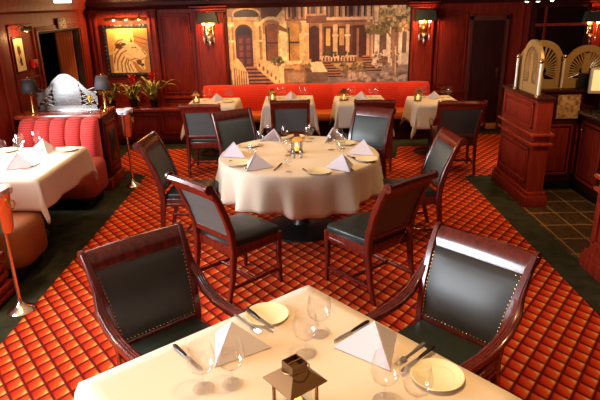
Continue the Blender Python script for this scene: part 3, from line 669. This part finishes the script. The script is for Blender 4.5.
def table_lamp(label, loc, sh):
    t = thing('table_lamp', label, 'lamp', loc)
    obj('base', M().lathe([(.05, 0), (.05, .012), (.02, .025), (.014, .05), (.014, .2), (.022, .215), (.012, .24)], n=18), BRASS, t)
    obj('bulb', M().ball((0, 0, .27), .026), BULB, t)
    obj('shade', M().lathe([(.095, .255), (.062, .405)], n=24, open_=True), sh, t, solid=.003)
    obj('finial', M().sweep([(0, 0, .24), (0, 0, .41)], .004).ball((0, 0, .42), .01).sweep([(-.06, 0, .4), (.06, 0, .4)], .003), BRASS, t)
table_lamp('brass table lamp with black shade at the wall end of the booth divider', (-3.06, 6.47, .93), BLACKSH)
table_lamp('brass table lamp with slate shade at the aisle end of the booth divider', (-2.29, 6.66, .93), BLUESH)
t = thing('bud_vase', 'slim glass bud vase with a yellow flower beside the slate lamp', 'vase', (-2.41, 6.5, .93))
obj('glass', M().lathe([(.025, 0), (.025, .006), (.014, .03), (.012, .09), (.018, .1)], n=14, open_=True), GLASS, t, solid=.002); obj('stem', M().sweep([(0, 0, .01), (.005, 0, .13)], .003, n=6), LEAF, t)
m = M()
for k in range(9): blade(m, (.005, 0, .12), k*2.4, .02+.003*k, .09-.004*k, 0, .013)
obj('flower', m, YELFL, t, smooth=80)
t = thing('small_card_stand', 'small cream card stand by the black table lamp', 'card', (-3.0, 6.78, .93)); obj('card', M().box((0, 0, .1), (.07, .008, .12), bev=.002), CREAMP, t); obj('foot', M().box((0, 0, .02), (.08, .04, .04), bev=.004), BRASS, t)

# wine bucket stands
def make_bucket():
    t = thing('wine_bucket_stand', '', 'wine bucket')
    obj('base', M().lathe([(.095, 0), (.095, .012), (.08, .03), (.045, .045), (.018, .08), (.012, .12)], n=28), COPPER, t)
    obj('pole', M().sweep([(0, 0, .1), (0, 0, .66)], .013, n=12), COPPER, t)
    b = obj('bucket', M().lathe([(.015, .62), (.05, .63), (.062, .66), (.078, .9), (.088, .915), (.088, .925), (.08, .925), (.07, .9), (.055, .67)], n=28), COPPER, t)
    obj('ring_handle', M().sweep([(.09+.0*math.cos(a), .03*math.cos(a), .83+.03*math.sin(a)) for a in [2*PI*k/14 for k in range(14)]], .005, closed=True, n=6, up=(1, 0, 0)), BRASS, b)
    obj('folded_cloth', M().grid(lambda u, v: ((.095-.01*v)*math.cos(u*2*PI)*(1+.12*math.sin(u*6*PI)*v)*(1 if v > .3 else v/.3+.01), (.095-.01*v)*math.sin(u*2*PI)*(1+.1*math.sin(u*10*PI)*v)*(1 if v > .3 else v/.3+.01), .955-.05*v**2+.008*math.sin(u*14)), [k/30 for k in range(31)], [k/8 for k in range(9)]), NAPKIN, t, smooth=80, solid=.004)
    return t
bucket = Maker(make_bucket)
bucket('copper wine bucket stand with white cloth at the booth divider end', (-2.05, 6.58, .0)); bucket('copper wine bucket stand beside the near bench at the left edge', (-2.06, 3.62, .0))

# ------------------------------------------------------------------ tables and linen
def cloth_square(sx, sy, drop, seed):
    r = random.Random(seed); ph = [r.random()*6 for _ in range(4)]
    def ax(h):
        a = [-(h+drop)+drop*k/9 for k in range(9)]; mid = [-h+2*h*k/22 for k in range(23)]
        return a+mid+[-q for q in reversed(a)]
    def f(u, v):
        du, dv = max(abs(u)-sx/2, 0), max(abs(v)-sy/2, 0); su, sv = (1 if u > 0 else -1), (1 if v > 0 else -1)
        x, y = min(abs(u), sx/2)*su, min(abs(v), sy/2)*sv
        d = math.hypot(du, dv)
        if d < 1e-6:
            return (x, y, .0025*math.sin(u*9+ph[0])*math.sin(v*8+ph[1])*(1 if min(sx/2-abs(x), sy/2-abs(y)) > .05 else 0))
        a = math.atan2(dv, du); k = d/drop
        out = .012*min(1, d/.02)+.05*d+.012*k*math.sin((v if du > dv else u)*13+ph[2])+.16*d*math.sin(2*a)**2
        out += .02*k*math.sin(4*a)*math.sin(2*a)
        return (x+su*out*math.cos(a), y+sv*out*math.sin(a), -d*.985-.0)
    return M().grid(f, ax(sx/2), ax(sy/2))
def square_table(label, clabel, c, sx, sy, rz, drop, seed, h=.755, group=None):
    t = thing('dining_table', label, 'table', (c[0], c[1], 0), rz, group)
    obj('tabletop', M().box((0, 0, h-.02), (sx-.012, sy-.012, .03), bev=.008), W_DARK, t); obj('pedestal', M().lathe([(.06, .05), (.045, .12), (.045, .6), (.08, h-.035)], n=16), BLACKM, t)
    obj('base', M().lathe([(.25, 0), (.25, .02), (.08, .05), (.05, .06)], n=24), BLACKM, t)
    o = obj('tablecloth', cloth_square(sx, sy, drop, seed), CLOTH, None, (c[0], c[1], h+.001), rz, smooth=75, solid=.003); tag(o, clabel, 'tablecloth', 'white square tablecloths'); return o
FT = (-.04, 1.70); FR = math.radians(-50.1)
square_table('square pedestal table hidden under the cloth of the nearest table', 'cream cloth on the nearest table between the two armchairs', FT, 1.15, 1.15, FR, .3, 1)
square_table('square pedestal table under the booth tablecloth on the left', 'cream cloth hanging in points on the left booth table', (-2.70, 5.0), 1.06, 1.12, 0, .27, 2)
TT = [(-1.22, 8.13, .68, .68), (-.13, 8.2, .70, .72), (.90, 8.08, .68, .72), (1.92, 7.92, .60, .74)]
ON = ['leftmost banquette table', 'second banquette table from the left', 'third banquette table from the left', 'rightmost banquette table']
for i, (x, y, a, b) in enumerate(TT):
    square_table('small pedestal table under the cloth, '+ON[i], 'cream tablecloth on the '+ON[i], (x, y), a, b, 0, .33, 10+i, group='small tables along the banquette')
# round table
RT = (.0, 5.1); t = thing('round_table', 'round pedestal table in the middle of the room under its cloth', 'table', (*RT, 0))
obj('tabletop', M().lathe([(.70, .715), (.725, .725), (.725, .745), (.71, .752)], n=48), W_DARK, t); obj('pedestal', M().lathe([(.1, .05), (.07, .1), (.07, .6), (.16, .715)], n=20), BLACKM, t); obj('base', M().lathe([(.36, 0), (.36, .025), (.16, .06), (.1, .07)], n=32), BLACKM, t)
def rc(a, s_):
    R = .735
    if s_ <= 1: return (R*s_*math.cos(a), R*s_*math.sin(a), 0)
    d = (s_-1)*.35
    fold = (math.sin(a*11+.7*math.sin(a*2))+.8*math.sin(a*19+1.3)+.4*math.sin(a*6+2.))*.5
    k = min(1, d/.35); r = R+.012*min(1, d/.02)+.06*d+.075*k**1.15*fold
    return (r*math.cos(a), r*math.sin(a), -d*(.97+.05*math.sin(4*a+.7)*k))
m = M(); m.grid(lambda a, s_: rc(a, s_), [2*PI*k/240 for k in range(241)], [.001, .3, .6, .9, .985, 1.0, 1.02, 1.06, 1.15, 1.3, 1.45, 1.6, 1.75, 1.9, 2.0])
bmesh.ops.remove_doubles(m.bm, verts=m.bm.verts, dist=.0012)
o = obj('tablecloth', m, CLOTH, None, (*RT, .756), smooth=75, solid=.003); tag(o, 'cream cloth falling in soft folds around the round table', 'tablecloth')

# ------------------------------------------------------------------ chairs
def lerp(P, z):
    for (y0, z0), (y1, z1) in zip(P[:-1], P[1:]):
        if z <= z1: return y0+(y1-y0)*(z-z0)/(z1-z0)
    return P[-1][0]
def make_chair(arm):
    t = thing('dining_armchair' if arm else 'dining_chair', '', 'armchair' if arm else 'chair', (0, 0, 0), 0, 'upholstered mahogany armchairs' if arm else 'upholstered mahogany side chairs')
    hw = .265 if arm else .225
    ST = [(-.29, 0), (-.24, .2), (-.216, .42), (-.228, .55), (-.266, .68), (-.325, .82), (-.366, .9), (-.392, .945)]
    if arm: ST = [(-.30, 0), (-.24, .2), (-.208, .42), (-.214, .52), (-.262, .68), (-.325, .82), (-.368, .9), (-.392, .945)]
    hx = (lambda z: .222+max(0, z-.45)*.1) if arm else (lambda z: .225+.012*max(0, z-.5))
    if arm: hw = .235
    seat = M(); sw = hw-.005; P_ = [(-sw+.02, -.2), (-sw-.015, .21), (-sw+.02, .24), (sw-.02, .24), (sw+.015, .21), (sw-.02, -.2)]
    seat.rings([[(x*k, .02+(y-.02)*k, z) for x, y in P_] for k, z in ((.99, .435), (1.0, .445), (1.0, .468), (.975, .482), (.88, .492), (.5, .497))])
    obj('seat', seat, SEATL, t, smooth=60)
    fr = M()
    fr.box((0, .225, .4), (2*hw-.02, .028, .075), bev=.006); fr.box((0, -.2, .4), (2*hw-.03, .028, .075), bev=.006)
    for s_ in (-1, 1): fr.box((s_*(hw-.01), .015, .4), (.026, .44, .075), bev=.006); fr.box((s_*(hw-.0), .015, .385), (.02, .42, .012), bev=.003)
    obj('seat_frame', fr, W_CHAIR, t)
    for s_ in (-1, 1):
        obj('leg', M().sweep([(s_*(hw-.01), .225, .44), (s_*(hw-.01), .225, .36), (s_*(hw-.012), .225, .2), (s_*(hw-.005), .232, 0)], [.021, .021, .018, .013], sq=True, up=(0, 1, 0)), W_CHAIR, t)
        obj('leg', M().sweep([(s_*hx(z), y, z) for y, z in ST], [.014, .018, .021, .021, .02, .019, .018, .016], [.016, .02, .025, .026, .025, .023, .022, .02], sq=True, up=(0, 1, 0)), W_CHAIR, t)
    for s_ in (-1, 1): obj('stretcher', M().sweep([(s_*(hw-.012), -.262, .12), (s_*(hw-.012), .222, .12)], .010, .013, sq=True), W_CHAIR, t)
    obj('stretcher', M().sweep([(-hw, -.02, .12), (hw, -.02, .12)], .010, .013, sq=True), W_CHAIR, t)
    # rolled top rail
    yt = lerp(ST, .88); rw = hx(.93)+(.0 if arm else .006)
    prof = [(yt+.022, .845), (yt+.012, .9), (yt-.012, .94), (yt-.04, .957), (yt-.068, .952), (yt-.078, .93), (yt-.066, .91), (yt-.042, .907), (yt-.02, .88), (yt-.012, .845)]
    m = M(); R = []
    for k in range(13):
        x = -rw+2*rw*k/12; b = -.018*(1-(x/rw)**2)
        R.append([(x, y+b*.0-.0, z-.006*(x/rw)**2) for y, z in prof])
    m.rings(R)
    for s_ in (-1, 1): m.lathe([(.034, -.012), (.036, 0), (.034, .012), (.016, .016)], (0, 0, 0), 16) if False else None
    tr = obj('top_rail', m, W_CHAIR, t)
    for s_ in (-1, 1):
        obj('scroll', M().sweep([(s_*(rw-.008), yt-.045, .93), (s_*(rw+.012), yt-.045, .93)], .034, n=18).sweep([(s_*(rw+.01), yt-.045, .93), (s_*(rw+.018), yt-.045, .93)], .014, n=12), W_CHAIR, tr)
    zb = .50 if arm else .535
    obj('bottom_rail', M().sweep([(-hx(zb), lerp(ST, zb-.02), zb-.02), (hx(zb), lerp(ST, zb-.02), zb-.02)], .014, .022, sq=True), W_CHAIR, t)
    # upholstered back
    zs = [zb+(.86-zb)*k/9 for k in range(10)]; bw = 0
    def bf(side):
        def f(u, v):
            z = zs[int(round(v*9))]; bw = hx(z)-.012; puff = .014*(1-(2*u-1)**4)*(1-(2*v-1)**4); y = lerp(ST, z)
            return (-bw+2*bw*u, y+(.012+puff if side > 0 else -.010-puff*.5), z)
        return f
    m = M(); us = [k/10 for k in range(11)]; vs = [k/9 for k in range(10)]
    m.grid(bf(1), us, vs); m.grid(bf(-1), us, vs)
    ring = lambda s_: [bf(s_)(u, 0) for u in us]+[bf(s_)(1, v) for v in vs[1:]]+[bf(s_)(u, 1) for u in reversed(us[:-1])]+[bf(s_)(0, v) for v in reversed(vs[1:-1])]
    m.rings([ring(1), ring(-1)], cap=False); bmesh.ops.remove_doubles(m.bm, verts=m.bm.verts, dist=.0008)
    bk = obj('backrest', m, LEATHER_ARM if arm else LEATHER, t, smooth=60)
    m = M()
    for s_ in ((1,) if not arm else (1, -1)):
        pts = ring(s_)
        pts = [(x*.96, y+.0*s_, zb+.012+(z-zb)*.93) for x, y, z in pts]
        if arm:
            L = [Vector(p) for p in pts]+[Vector(pts[0])]
            for a, b in zip(L[:-1], L[1:]):
                n = max(1, int((b-a).length/.0165))
                for k in range(n):
                    q = a.lerp(b, k/n); m.ball((q.x, q.y+.004*s_, q.z), .0055, (1, .6, 1), 6)
        else: m.sweep([(x, y+.003, z) for x, y, z in pts], .005, closed=True, n=6, up=(0, 1, 0))
    obj('nailhead_trim' if arm else 'piping', m, BRASS if arm else SEATL, bk)
    if arm:
        for s_ in (-1, 1):
            x = s_*(hw+.045)
            pts = [(s_*(hx(.86)+.004), -.345, .86), (s_*(hx(.76)+.01), -.295, .76), (x, -.245, .685), (x, -.17, .628), (x, -.07, .6), (x, .05, .593), (x, .16, .602), (x, .225, .61)]
            m = M(); m.sweep(pts, [.017, .022, .026, .028, .028, .027, .027, .02], [.014, .018, .019, .019, .018, .018, .019, .014], sq=True)
            for dx in (-.013, 0, .013): m.sweep([(p[0]+dx, p[1]+.006, p[2]+.017) for p in pts], .0055, n=6)
            a = obj('arm', m, W_CHAIR, t)
            obj('arm_support', M().sweep([(x, .215, .60), (x, .2, .55), (s_*(hw+.03), .16, .48), (s_*(hw+.004), .15, .38)], [.018, .015, .015, .018], sq=True, up=(0, 1, 0)), W_CHAIR, a)
    return t
side = Maker(lambda: make_chair(False)); armc = Maker(lambda: make_chair(True))
D = math.radians
side('dark leather side chair at the near left of the round table', (-.485, 3.99, 0), D(44-90))
side('dark leather side chair at the near right of the round table, back towards the viewer', (.515, 3.955, 0), D(129-90))
side('dark leather side chair at the left of the round table, in profile', (-1.01, 5.02, 0), D(-4-90))
side('dark leather side chair at the right of the round table, in profile', (1.0, 4.92, 0), D(186-90))
side('dark leather side chair behind the round table on the left, facing the viewer', (-.56, 6.03, 0), D(-58-90))
side('dark leather side chair behind the round table on the right, facing the viewer', (.645, 6.02, 0), D(235-90))
side('dark leather side chair tucked at the leftmost banquette table', (-1.18, 7.2, 0), D(88-90))
side('dark leather side chair tucked at the second banquette table from the left', (-.1, 7.34, 0), D(90-90))
side('dark leather side chair tucked at the third banquette table from the left', (.98, 7.25, 0), D(84-90))
armc('charcoal leather armchair on the left of the nearest table', (-.615, 2.41, 0), D(-48.3-90))
armc('charcoal leather armchair on the right of the nearest table', (.635, 2.335, 0), D(222.2-90))
armc('dark leather armchair tucked at the rightmost banquette table', (2.0, 7.05, 0), D(84-90))

# ------------------------------------------------------------------ tableware
def make_wine():
    t = thing('wine_glass', '', 'wine glass')
    obj('foot', M().lathe([(.041, 0), (.041, .0015), (.02, .004), (.0045, .009)], n=28), GLASS, t); obj('stem', M().sweep([(0, 0, .007), (0, 0, .07)], .0042, n=10), GLASS, t)
    obj('bowl', M().lathe([(.004, .068), (.024, .074), (.043, .092), (.0515, .118), (.050, .145), (.043, .178), (.0405, .19)], n=28, open_=True), GLASS, t); return t
def make_plate():
    t = thing('side_plate', '', 'plate'); o = obj('well', M().lathe([(.055, 0), (.06, .002), (.066, .007), (.064, .0075), (.058, .005), (.0, .005)], n=40, open_=True), CHINA, t)
    obj('rim', M().lathe([(.065, .006), (.098, .013), (.1, .0145), (.098, .0155), (.065, .0078)], n=40, open_=True), CHINA, t); return t
def make_knife():
    t = thing('table_knife', '', 'knife')
    obj('blade', M().prism([(.0, -.008), (.06, -.01), (.095, -.008), (.11, .002), (.1, .008), (.0, .008)], .002, .0045, 'z'), STEEL, t)
    obj('handle', M().sweep([(-.115, 0, .006), (-.1, 0, .007), (-.03, 0, .006), (.002, 0, .004)], [.006, .010, .008, .006], [.004, .006, .005, .003], n=10), mat('black knife handle', srgb(30, 16, 12), .25), t); return t
def make_fork():
    t = thing('table_fork', '', 'fork')
    obj('handle', M().sweep([(-.105, 0, .004), (-.06, 0, .006), (0, 0, .004), (.035, 0, .006)], [.009, .006, .0035, .006], .0022, n=8), STEEL, t)
    m = M(); m.box((.045, 0, .006), (.025, .024, .0025), bev=.001)
    for k in range(4): m.sweep([(.055, -.009+.006*k, .006), (.075, -.009+.006*k, .004), (.095, -.009+.006*k, .006)], .0017, n=6)
    obj('tines', m, STEEL, t); return t
def make_napkin():
    """two stiff triangular wings meeting at a standing ridge, open at the back"""
    t = thing('folded_napkin', '', 'napkin')
    ap, fr, lf, rt = Vector((0, -.0, .135)), Vector((.0, -.145, .002)), Vector((-.145, .075, .002)), Vector((.145, .075, .002))
    for tip, s_ in ((lf, -1), (rt, 1)):
        nrm = (fr-ap).cross(tip-ap).normalized()
        if nrm.y > 0: nrm = -nrm
        m = M()
        for off in (0, .006):
            A = [p - nrm*off for p in (ap, fr, tip)]; B = [p-nrm*.0035 for p in A]
            for q in A+B: q.z = max(q.z, .0005)
            mid = lambda T: [T[0], T[0].lerp(T[1], .5), T[1], T[1].lerp(T[2], .5), T[2], T[2].lerp(T[0], .5)]
            m.rings([mid(A), mid(B)])
        obj('wing', m, NAPKIN, t, smooth=20)
    obj('ridge_fold', M().sweep([ap+Vector((0, 0, .001)), ap.lerp(fr, .5), fr+Vector((0, 0, .002))], [.004, .004, .004], n=8), NAPKIN, t)
    return t
def make_lantern():
    t = thing('candle_lantern', '', 'lantern')
    obj('base', M().box((0, 0, .008), (.11, .11, .016), bev=.003), BRONZE, t)
    for x in (-1, 1):
        for y in (-1, 1): obj('post', M().box((.047*x, .047*y, .072), (.008, .008, .116)), BRONZE, t)
    obj('roof', M().rings([[(a*k, b*k, z) for a, b in ((-1, -1), (1, -1), (1, 1), (-1, 1))] for k, z in ((.070, .126), (.071, .130), (.03, .166), (.026, .166))]), BRONZE, t, smooth=20)
    m = M()
    for k in range(4):
        a = k*PI/2; m.box((.0265*math.cos(a), .0265*math.sin(a), .178), (.003, .054, .032), rz=a)
    m.box((0, 0, .168), (.05, .05, .004)); m.box((0, 0, .192), (.052, .006, .004))
    ch = obj('chimney', m, BRONZE, t, smooth=20)
    obj('ring_handle', M().sweep([(.042*math.cos(a), -.005+.042*math.sin(a), .172-.012*math.sin(a)) for a in [2*PI*k/24 for k in range(24)]], .002, closed=True, n=6), BRONZE, t)
    m = M()
    for k in range(4):
        a = k*PI/2; m.box((.047*math.cos(a), .047*math.sin(a), .068), (.0015, .086, .1), rz=a)
    obj('glass_side', m, PANE, t, smooth=20)
    c = obj('candle', M().lathe([(.022, .016), (.022, .055), (.018, .057), (.002, .053)], n=16), WHITEP, t); obj('flame', M().lathe([(.002, .055), (.011, .068), (.009, .08), (.001, .102)], n=12), FLAME, c)
    return t
wine, plate, knife, fork, napkin, lantern = Maker(make_wine), Maker(make_plate), Maker(make_knife), Maker(make_fork), Maker(make_napkin), Maker(make_lantern)
ZT = .7632
def on(x, y): return (x, y, ZT)
# nearest table
NT = 'nearest table'
lantern('bronze pyramid-roofed candle lantern at the front of the nearest table', on(-.03, 1.575), D(38), scale=1.1)
for x, y, l in ((.011, 1.92, 'wine glass on the nearest table, just behind the lantern'), (.07, 2.06, 'wine glass nearest the far corner of the nearest table'), (-.37, 1.72, 'wine glass crossed by the knife at the left of the nearest table'), (-.265, 1.74, 'wine glass in front of the left napkin on the nearest table'), (.285, 1.635, 'wine glass at lower right of the nearest table, below the napkin'), (.385, 1.575, 'wine glass closest to the right plate on the nearest table')): wine(l, on(x, y), 0, 'wine glasses on the nearest table', scale=1.0)
plate('cream side plate at the far left side of the nearest table', on(-.16, 2.215), 0, 'plates on the nearest table'); plate('cream side plate at the far right side of the nearest table', on(.50, 1.755), 0, 'plates on the nearest table')
napkin('folded napkin left on the nearest table, brightly lit on its left side', on(-.285, 1.965), D(-26), 'napkins on the nearest table', scale=.95)
napkin('folded napkin standing between the knives on the nearest table', on(.285, 1.935), D(18), 'napkins on the nearest table', scale=1.0)
def lay(mk, label, a, b, g, up=0):
    dx, dy = b[0]-a[0], b[1]-a[1]; o = mk(label, ((a[0]+b[0])/2, (a[1]+b[1])/2, ZT+up), math.atan2(dy, dx), g); return o
CU = 'cutlery on the nearest table'
lay(knife, 'black-handled knife lying left of the wine glasses on the nearest table', (-.54, 2.0), (-.385, 1.815), CU)
lay(knife, 'black-handled knife resting on the left plate of the nearest table', (-.255, 2.25), (-.125, 2.08), CU, .016)
lay(fork, 'steel fork under the rim of the left plate on the nearest table', (-.30, 2.22), (-.18, 2.07), CU, .001)
lay(knife, 'black-handled knife lying behind the right napkin on the nearest table', (.30, 2.155), (.115, 1.985), CU)
lay(knife, 'black-handled knife touching the right plate of the nearest table', (.51, 1.905), (.375, 1.775), CU, .016)
lay(fork, 'steel fork beside the knife left of the right plate', (.49, 1.965), (.36, 1.83), CU, .001)
# round table
RN = [(-.60, 5.07, -73, 'at the left edge'), (-.376, 4.65, -30, 'at the near left edge'), (.366, 4.568, 21, 'at the near right edge'), (.60, 5.06, 36, 'at the right edge'), (-.25, 5.60, 150, 'at the back left edge'), (.35, 5.60, 205, 'at the back right edge')]
for x, y, r, l in RN: napkin('lilac white folded napkin on the round table, standing '+l, on(x, y), D(r), 'napkins on the round table', scale=.95)
for x, y, l in ((-.53, 4.77, 'between the two left napkins'), (.165, 4.455, 'at the front edge beside the near right napkin'), (.60, 4.81, 'at the right, in front of the right napkin'), (.46, 5.42, 'behind the right napkin'), (-.5, 5.42, 'behind the left napkin'), (-.03, 5.75, 'at the back edge, left of the lantern')):
    plate('side plate on the round table, '+l, on(x, y), 0, 'plates on the round table')
for k, (x, y, l) in enumerate(((-.09, 4.50, 'at the near edge beside the near left napkin'), (-.1, 5.02, 'just left of the lantern'), (.38, 4.9, 'in front of the right napkin'), (.31, 5.2, 'behind the near right napkin'), (-.38, 5.42, 'in front of the back left napkin'), (-.3, 5.7, 'left of the back left napkin'), (.10, 5.55, 'behind the lantern'), (.13, 5.68, 'at the back edge behind the lantern'), (-.42, 4.88, 'between the two left napkins'), (.40, 5.42, 'in front of the back right napkin'), (-.14, 5.62, 'right of the back left napkin'), (.42, 5.24, 'behind the right napkin'))):
    wine('wine glass on the round table, '+l, on(x, y), 0, 'wine glasses on the round table', scale=.62 if k == 0 else .8)
lantern('small candle lantern glowing in the middle of the round table', on(-.02, 5.15), D(10), scale=.9)
def make_shaker():
    t = thing('shaker', '', 'shaker'); obj('body', M().lathe([(.016, 0), (.018, .004), (.015, .04), (.012, .048)], n=16), PANE, t); obj('cap', M().lathe([(.013, .046), (.014, .058), (.009, .066), (.002, .068)], n=16), STEEL, t)
    obj('filling', M().lathe([(.0145, .002), (.0135, .03), (.001, .031)], n=14), mat('shaker filling', srgb(220, 215, 205), .8), t); return t
shaker = Maker(make_shaker)
shaker('glass shaker with steel cap in front of the small lantern, left of its pair', on(-.05, 4.95), 0, 'shakers on the round table'); shaker('glass shaker with steel cap in front of the small lantern, right of its pair', on(.015, 4.94), 0, 'shakers on the round table')
CR = 'cutlery on the round table'
for a, b, l in (((-.15, 4.74), (-.22, 4.52), 'right of the near left napkin'), ((.40, 4.66), (.46, 4.44), 'right of the near right napkin'), ((-.62, 4.86), (-.40, 4.84), 'in front of the left napkin'), ((.48, 4.9), (.60, 4.70), 'left of the right plate')): lay(knife, 'knife lying on the round table, '+l, a, b, CR)
for a, b, l in (((-.60, 4.68), (-.42, 4.60), 'below the left plate'), ((.05, 4.52), (.09, 4.42), 'left of the front plate'), ((.44, 4.98), (.52, 4.78), 'in front of the right napkin')): lay(fork, 'fork lying on the round table, '+l, a, b, CR)
# booth table
BT = 'on the left booth table'
for x, y, l in ((-2.74, 5.40, 'tallest bright one before the red cushions'), (-2.64, 5.54, 'beside the far napkin'), (-2.78, 5.12, 'at the left, by the dark shaker'), (-2.68, 5.24, 'in the bright middle')): wine('wine glass '+BT+', '+l, on(x, y), 0, 'wine glasses on the booth table', scale=.9)
napkin('folded napkin at the near side of the left booth table', on(-2.50, 4.83), D(-30), 'napkins on the booth table'); napkin('folded napkin at the far side of the left booth table', on(-2.50, 5.36), D(150), 'napkins on the booth table')
plate('side plate at the far right corner of the left booth table', on(-2.29, 5.40), 0, 'plates on the booth table'); plate('side plate at the far left of the booth table before the red cushions', on(-2.90, 5.42), 0, 'plates on the booth table'); plate('side plate near the front edge of the left booth table', on(-2.72, 4.6), 0, 'plates on the booth table')
shaker('dark-filled shaker at the left edge of the booth table', on(-2.80, 4.98), 0, 'shakers on the booth table')
lay(knife, 'knife beside the near napkin on the left booth table', (-2.34, 4.9), (-2.42, 4.68), 'cutlery on the booth table')
# banquette tables
for i, (x, y, a, b) in enumerate(TT):
    q = ON[i]
    lantern('glowing candle lantern on the '+q, on(x-.24, y-.06), D(5+20*i), 'lanterns on the banquette tables', scale=.85)
    napkin('folded napkin on the '+q, on(x+.03, y+.12), D(15*(i % 3)-10), 'napkins on the banquette tables', scale=.75)
    for k, (dx, dy, l) in enumerate(((-.15, .14, 'left of the napkin'), (-.08, .24, 'behind the napkin'), (.17, .18, 'right of the napkin'), (.24, .12, 'at the right end'))):
        wine('wine glass on the %s, %s' % (q, l), on(x+dx, y+dy), 0, 'wine glasses on the banquette tables', scale=.82)
    plate('side plate on the '+q, on(x+a/2-.12, y-.05), 0, 'plates on the banquette tables', scale=.85)

# ------------------------------------------------------------------ light
def light(typ, name, loc, power, col, rot=(0, 0, 0), **k):
    d = bpy.data.lights.new(name, typ); d.energy = power; d.color = col
    for a, v in k.items(): setattr(d, a, v)
    o = bpy.data.objects.new(name, d); C.objects.link(o); o.location = loc; o.rotation_euler = rot; return o
DAY = (.86, .92, 1.0); WARM = (1.0, .65, .28)
light('AREA', 'daylight window near', (XL-.0, 1.65, 1.5), 240, DAY, (0, -PI/2, 0), shape='RECTANGLE', size=1.2, size_y=2.0)
light('AREA', 'daylight window booth', (XL-.0, 5.0, 1.5), 135, DAY, (0, -PI/2, 0), shape='RECTANGLE', size=1.2, size_y=1.3)
def spot(x, y, p, ang=70, z=2.42, blend=.6, r=.06, tilt=(0, 0, 0), col=WARM): return light('SPOT', 'downlight and fill spot', (x, y, z), p, col, tilt, spot_size=D(ang), spot_blend=blend, shadow_soft_size=r)
spot(.15, 1.7, 112, 72); spot(.05, 5.15, 88, 66); spot(-2.6, 5.0, 120, 60)
for x, y, a, b in TT: spot(x, y-.05, 78, 55)
for x in (-.9, .35, 1.5): spot(x, 8.35, 70, 60, tilt=(D(22), 0, 0))
for x in (-1.9, ): spot(x, 3.0, 120, 85)
for x, y, p in ((1.75, 2.3, 80), (1.75, 4.6, 60), (-1.4, 6.6, 70), (2.9, 7.9, 60), (1.9, 6.2, 45), (-1.6, 1.2, 60)): spot(x, y, p, 85)
for x, p in ((-1.0, 70), (.35, 60), (1.5, 40)): spot(x, 8.2, p, 70, tilt=(D(50), 0, 0), z=2.3)
spot(2.85, 4.7, 85, 75, tilt=(D(36), 0, 0)); spot(-2.45, 8.2, 100, 80, tilt=(D(12), 0, 0)); spot(-2.2, 7.9, 34, 66, tilt=(0, D(-42), 0), z=2.3)  # unseen fill spots added to brighten the host station and far left corner
for x in (3.12, 3.27, 3.46): light('SPOT', 'track spotlight beam', (x-.02, 7.93, 2.03), 28, (1, .85, .65), (D(-38), 0, D(8)), spot_size=D(70), spot_blend=.5, shadow_soft_size=.03)
for x, z in ((-1.37, 1.84), (2.0, 1.81), (4.62, 1.74)): light('POINT', 'sconce lamp', (x, YB-.2, z), 14, (1, .42, .14), shadow_soft_size=.03)
for x, p in ((-2.85, 5), (-2.66, 5), (-2.46, 5)): light('POINT', 'picture lamp', (x, YB-.16, 1.85), p*1.6, (1, .6, .25), shadow_soft_size=.02)
light('POINT', 'picture lamp', (XL+.15, 6.86, 1.80), 4, (1, .55, .2), shadow_soft_size=.02)
for x, y, z in ((-3.06, 6.47, 1.2), (-2.29, 6.66, 1.2)): light('POINT', 'table lamp bulb', (x, y, z), 9, (1, .5, .18), shadow_soft_size=.026)
w = bpy.data.worlds.new('World'); S.world = w; w.use_nodes = True
w.node_tree.nodes['Background'].inputs[0].default_value = (.5, .55, .62, 1); w.node_tree.nodes['Background'].inputs[1].default_value = .6
light('AREA', 'soft ceiling fill', (.2, 3.4, 2.43), 16, (1, .78, .55), (0, 0, 0), shape='RECTANGLE', size=4, size_y=7)  # broad area light added for ambient fill; no cove fixture exists

# ------------------------------------------------------------------ camera
f_px, H = 560., 2.1; th = math.atan(198/f_px); ro = math.radians(1.2)
X, Dn, F = Vector((1, 0, 0)), Vector((0, -math.sin(th), -math.cos(th))), Vector((0, math.cos(th), -math.sin(th)))
rt = X*math.cos(ro)+Dn*math.sin(ro); up = X*math.sin(ro)-Dn*math.cos(ro)
cam = bpy.data.cameras.new('Camera'); co = bpy.data.objects.new('Camera', cam); C.objects.link(co)
mx = Matrix((rt, up, -F)).transposed().to_4x4(); mx.translation = (0, 0, H); co.matrix_world = mx
cam.sensor_width = 36; cam.lens = f_px/600*36; cam.clip_start = .02; S.camera = co
vs = S.view_settings; vs.view_transform = 'Standard'; vs.look = 'None'; vs.exposure = 0.0; vs.gamma = 1; vs.use_curve_mapping = False
S.cycles.use_denoising = True; S.cycles.max_bounces = 8; S.cycles.transparent_max_bounces = 24; S.cycles.caustics_reflective = False; S.cycles.caustics_refractive = False; S.cycles.sample_clamp_indirect = 4
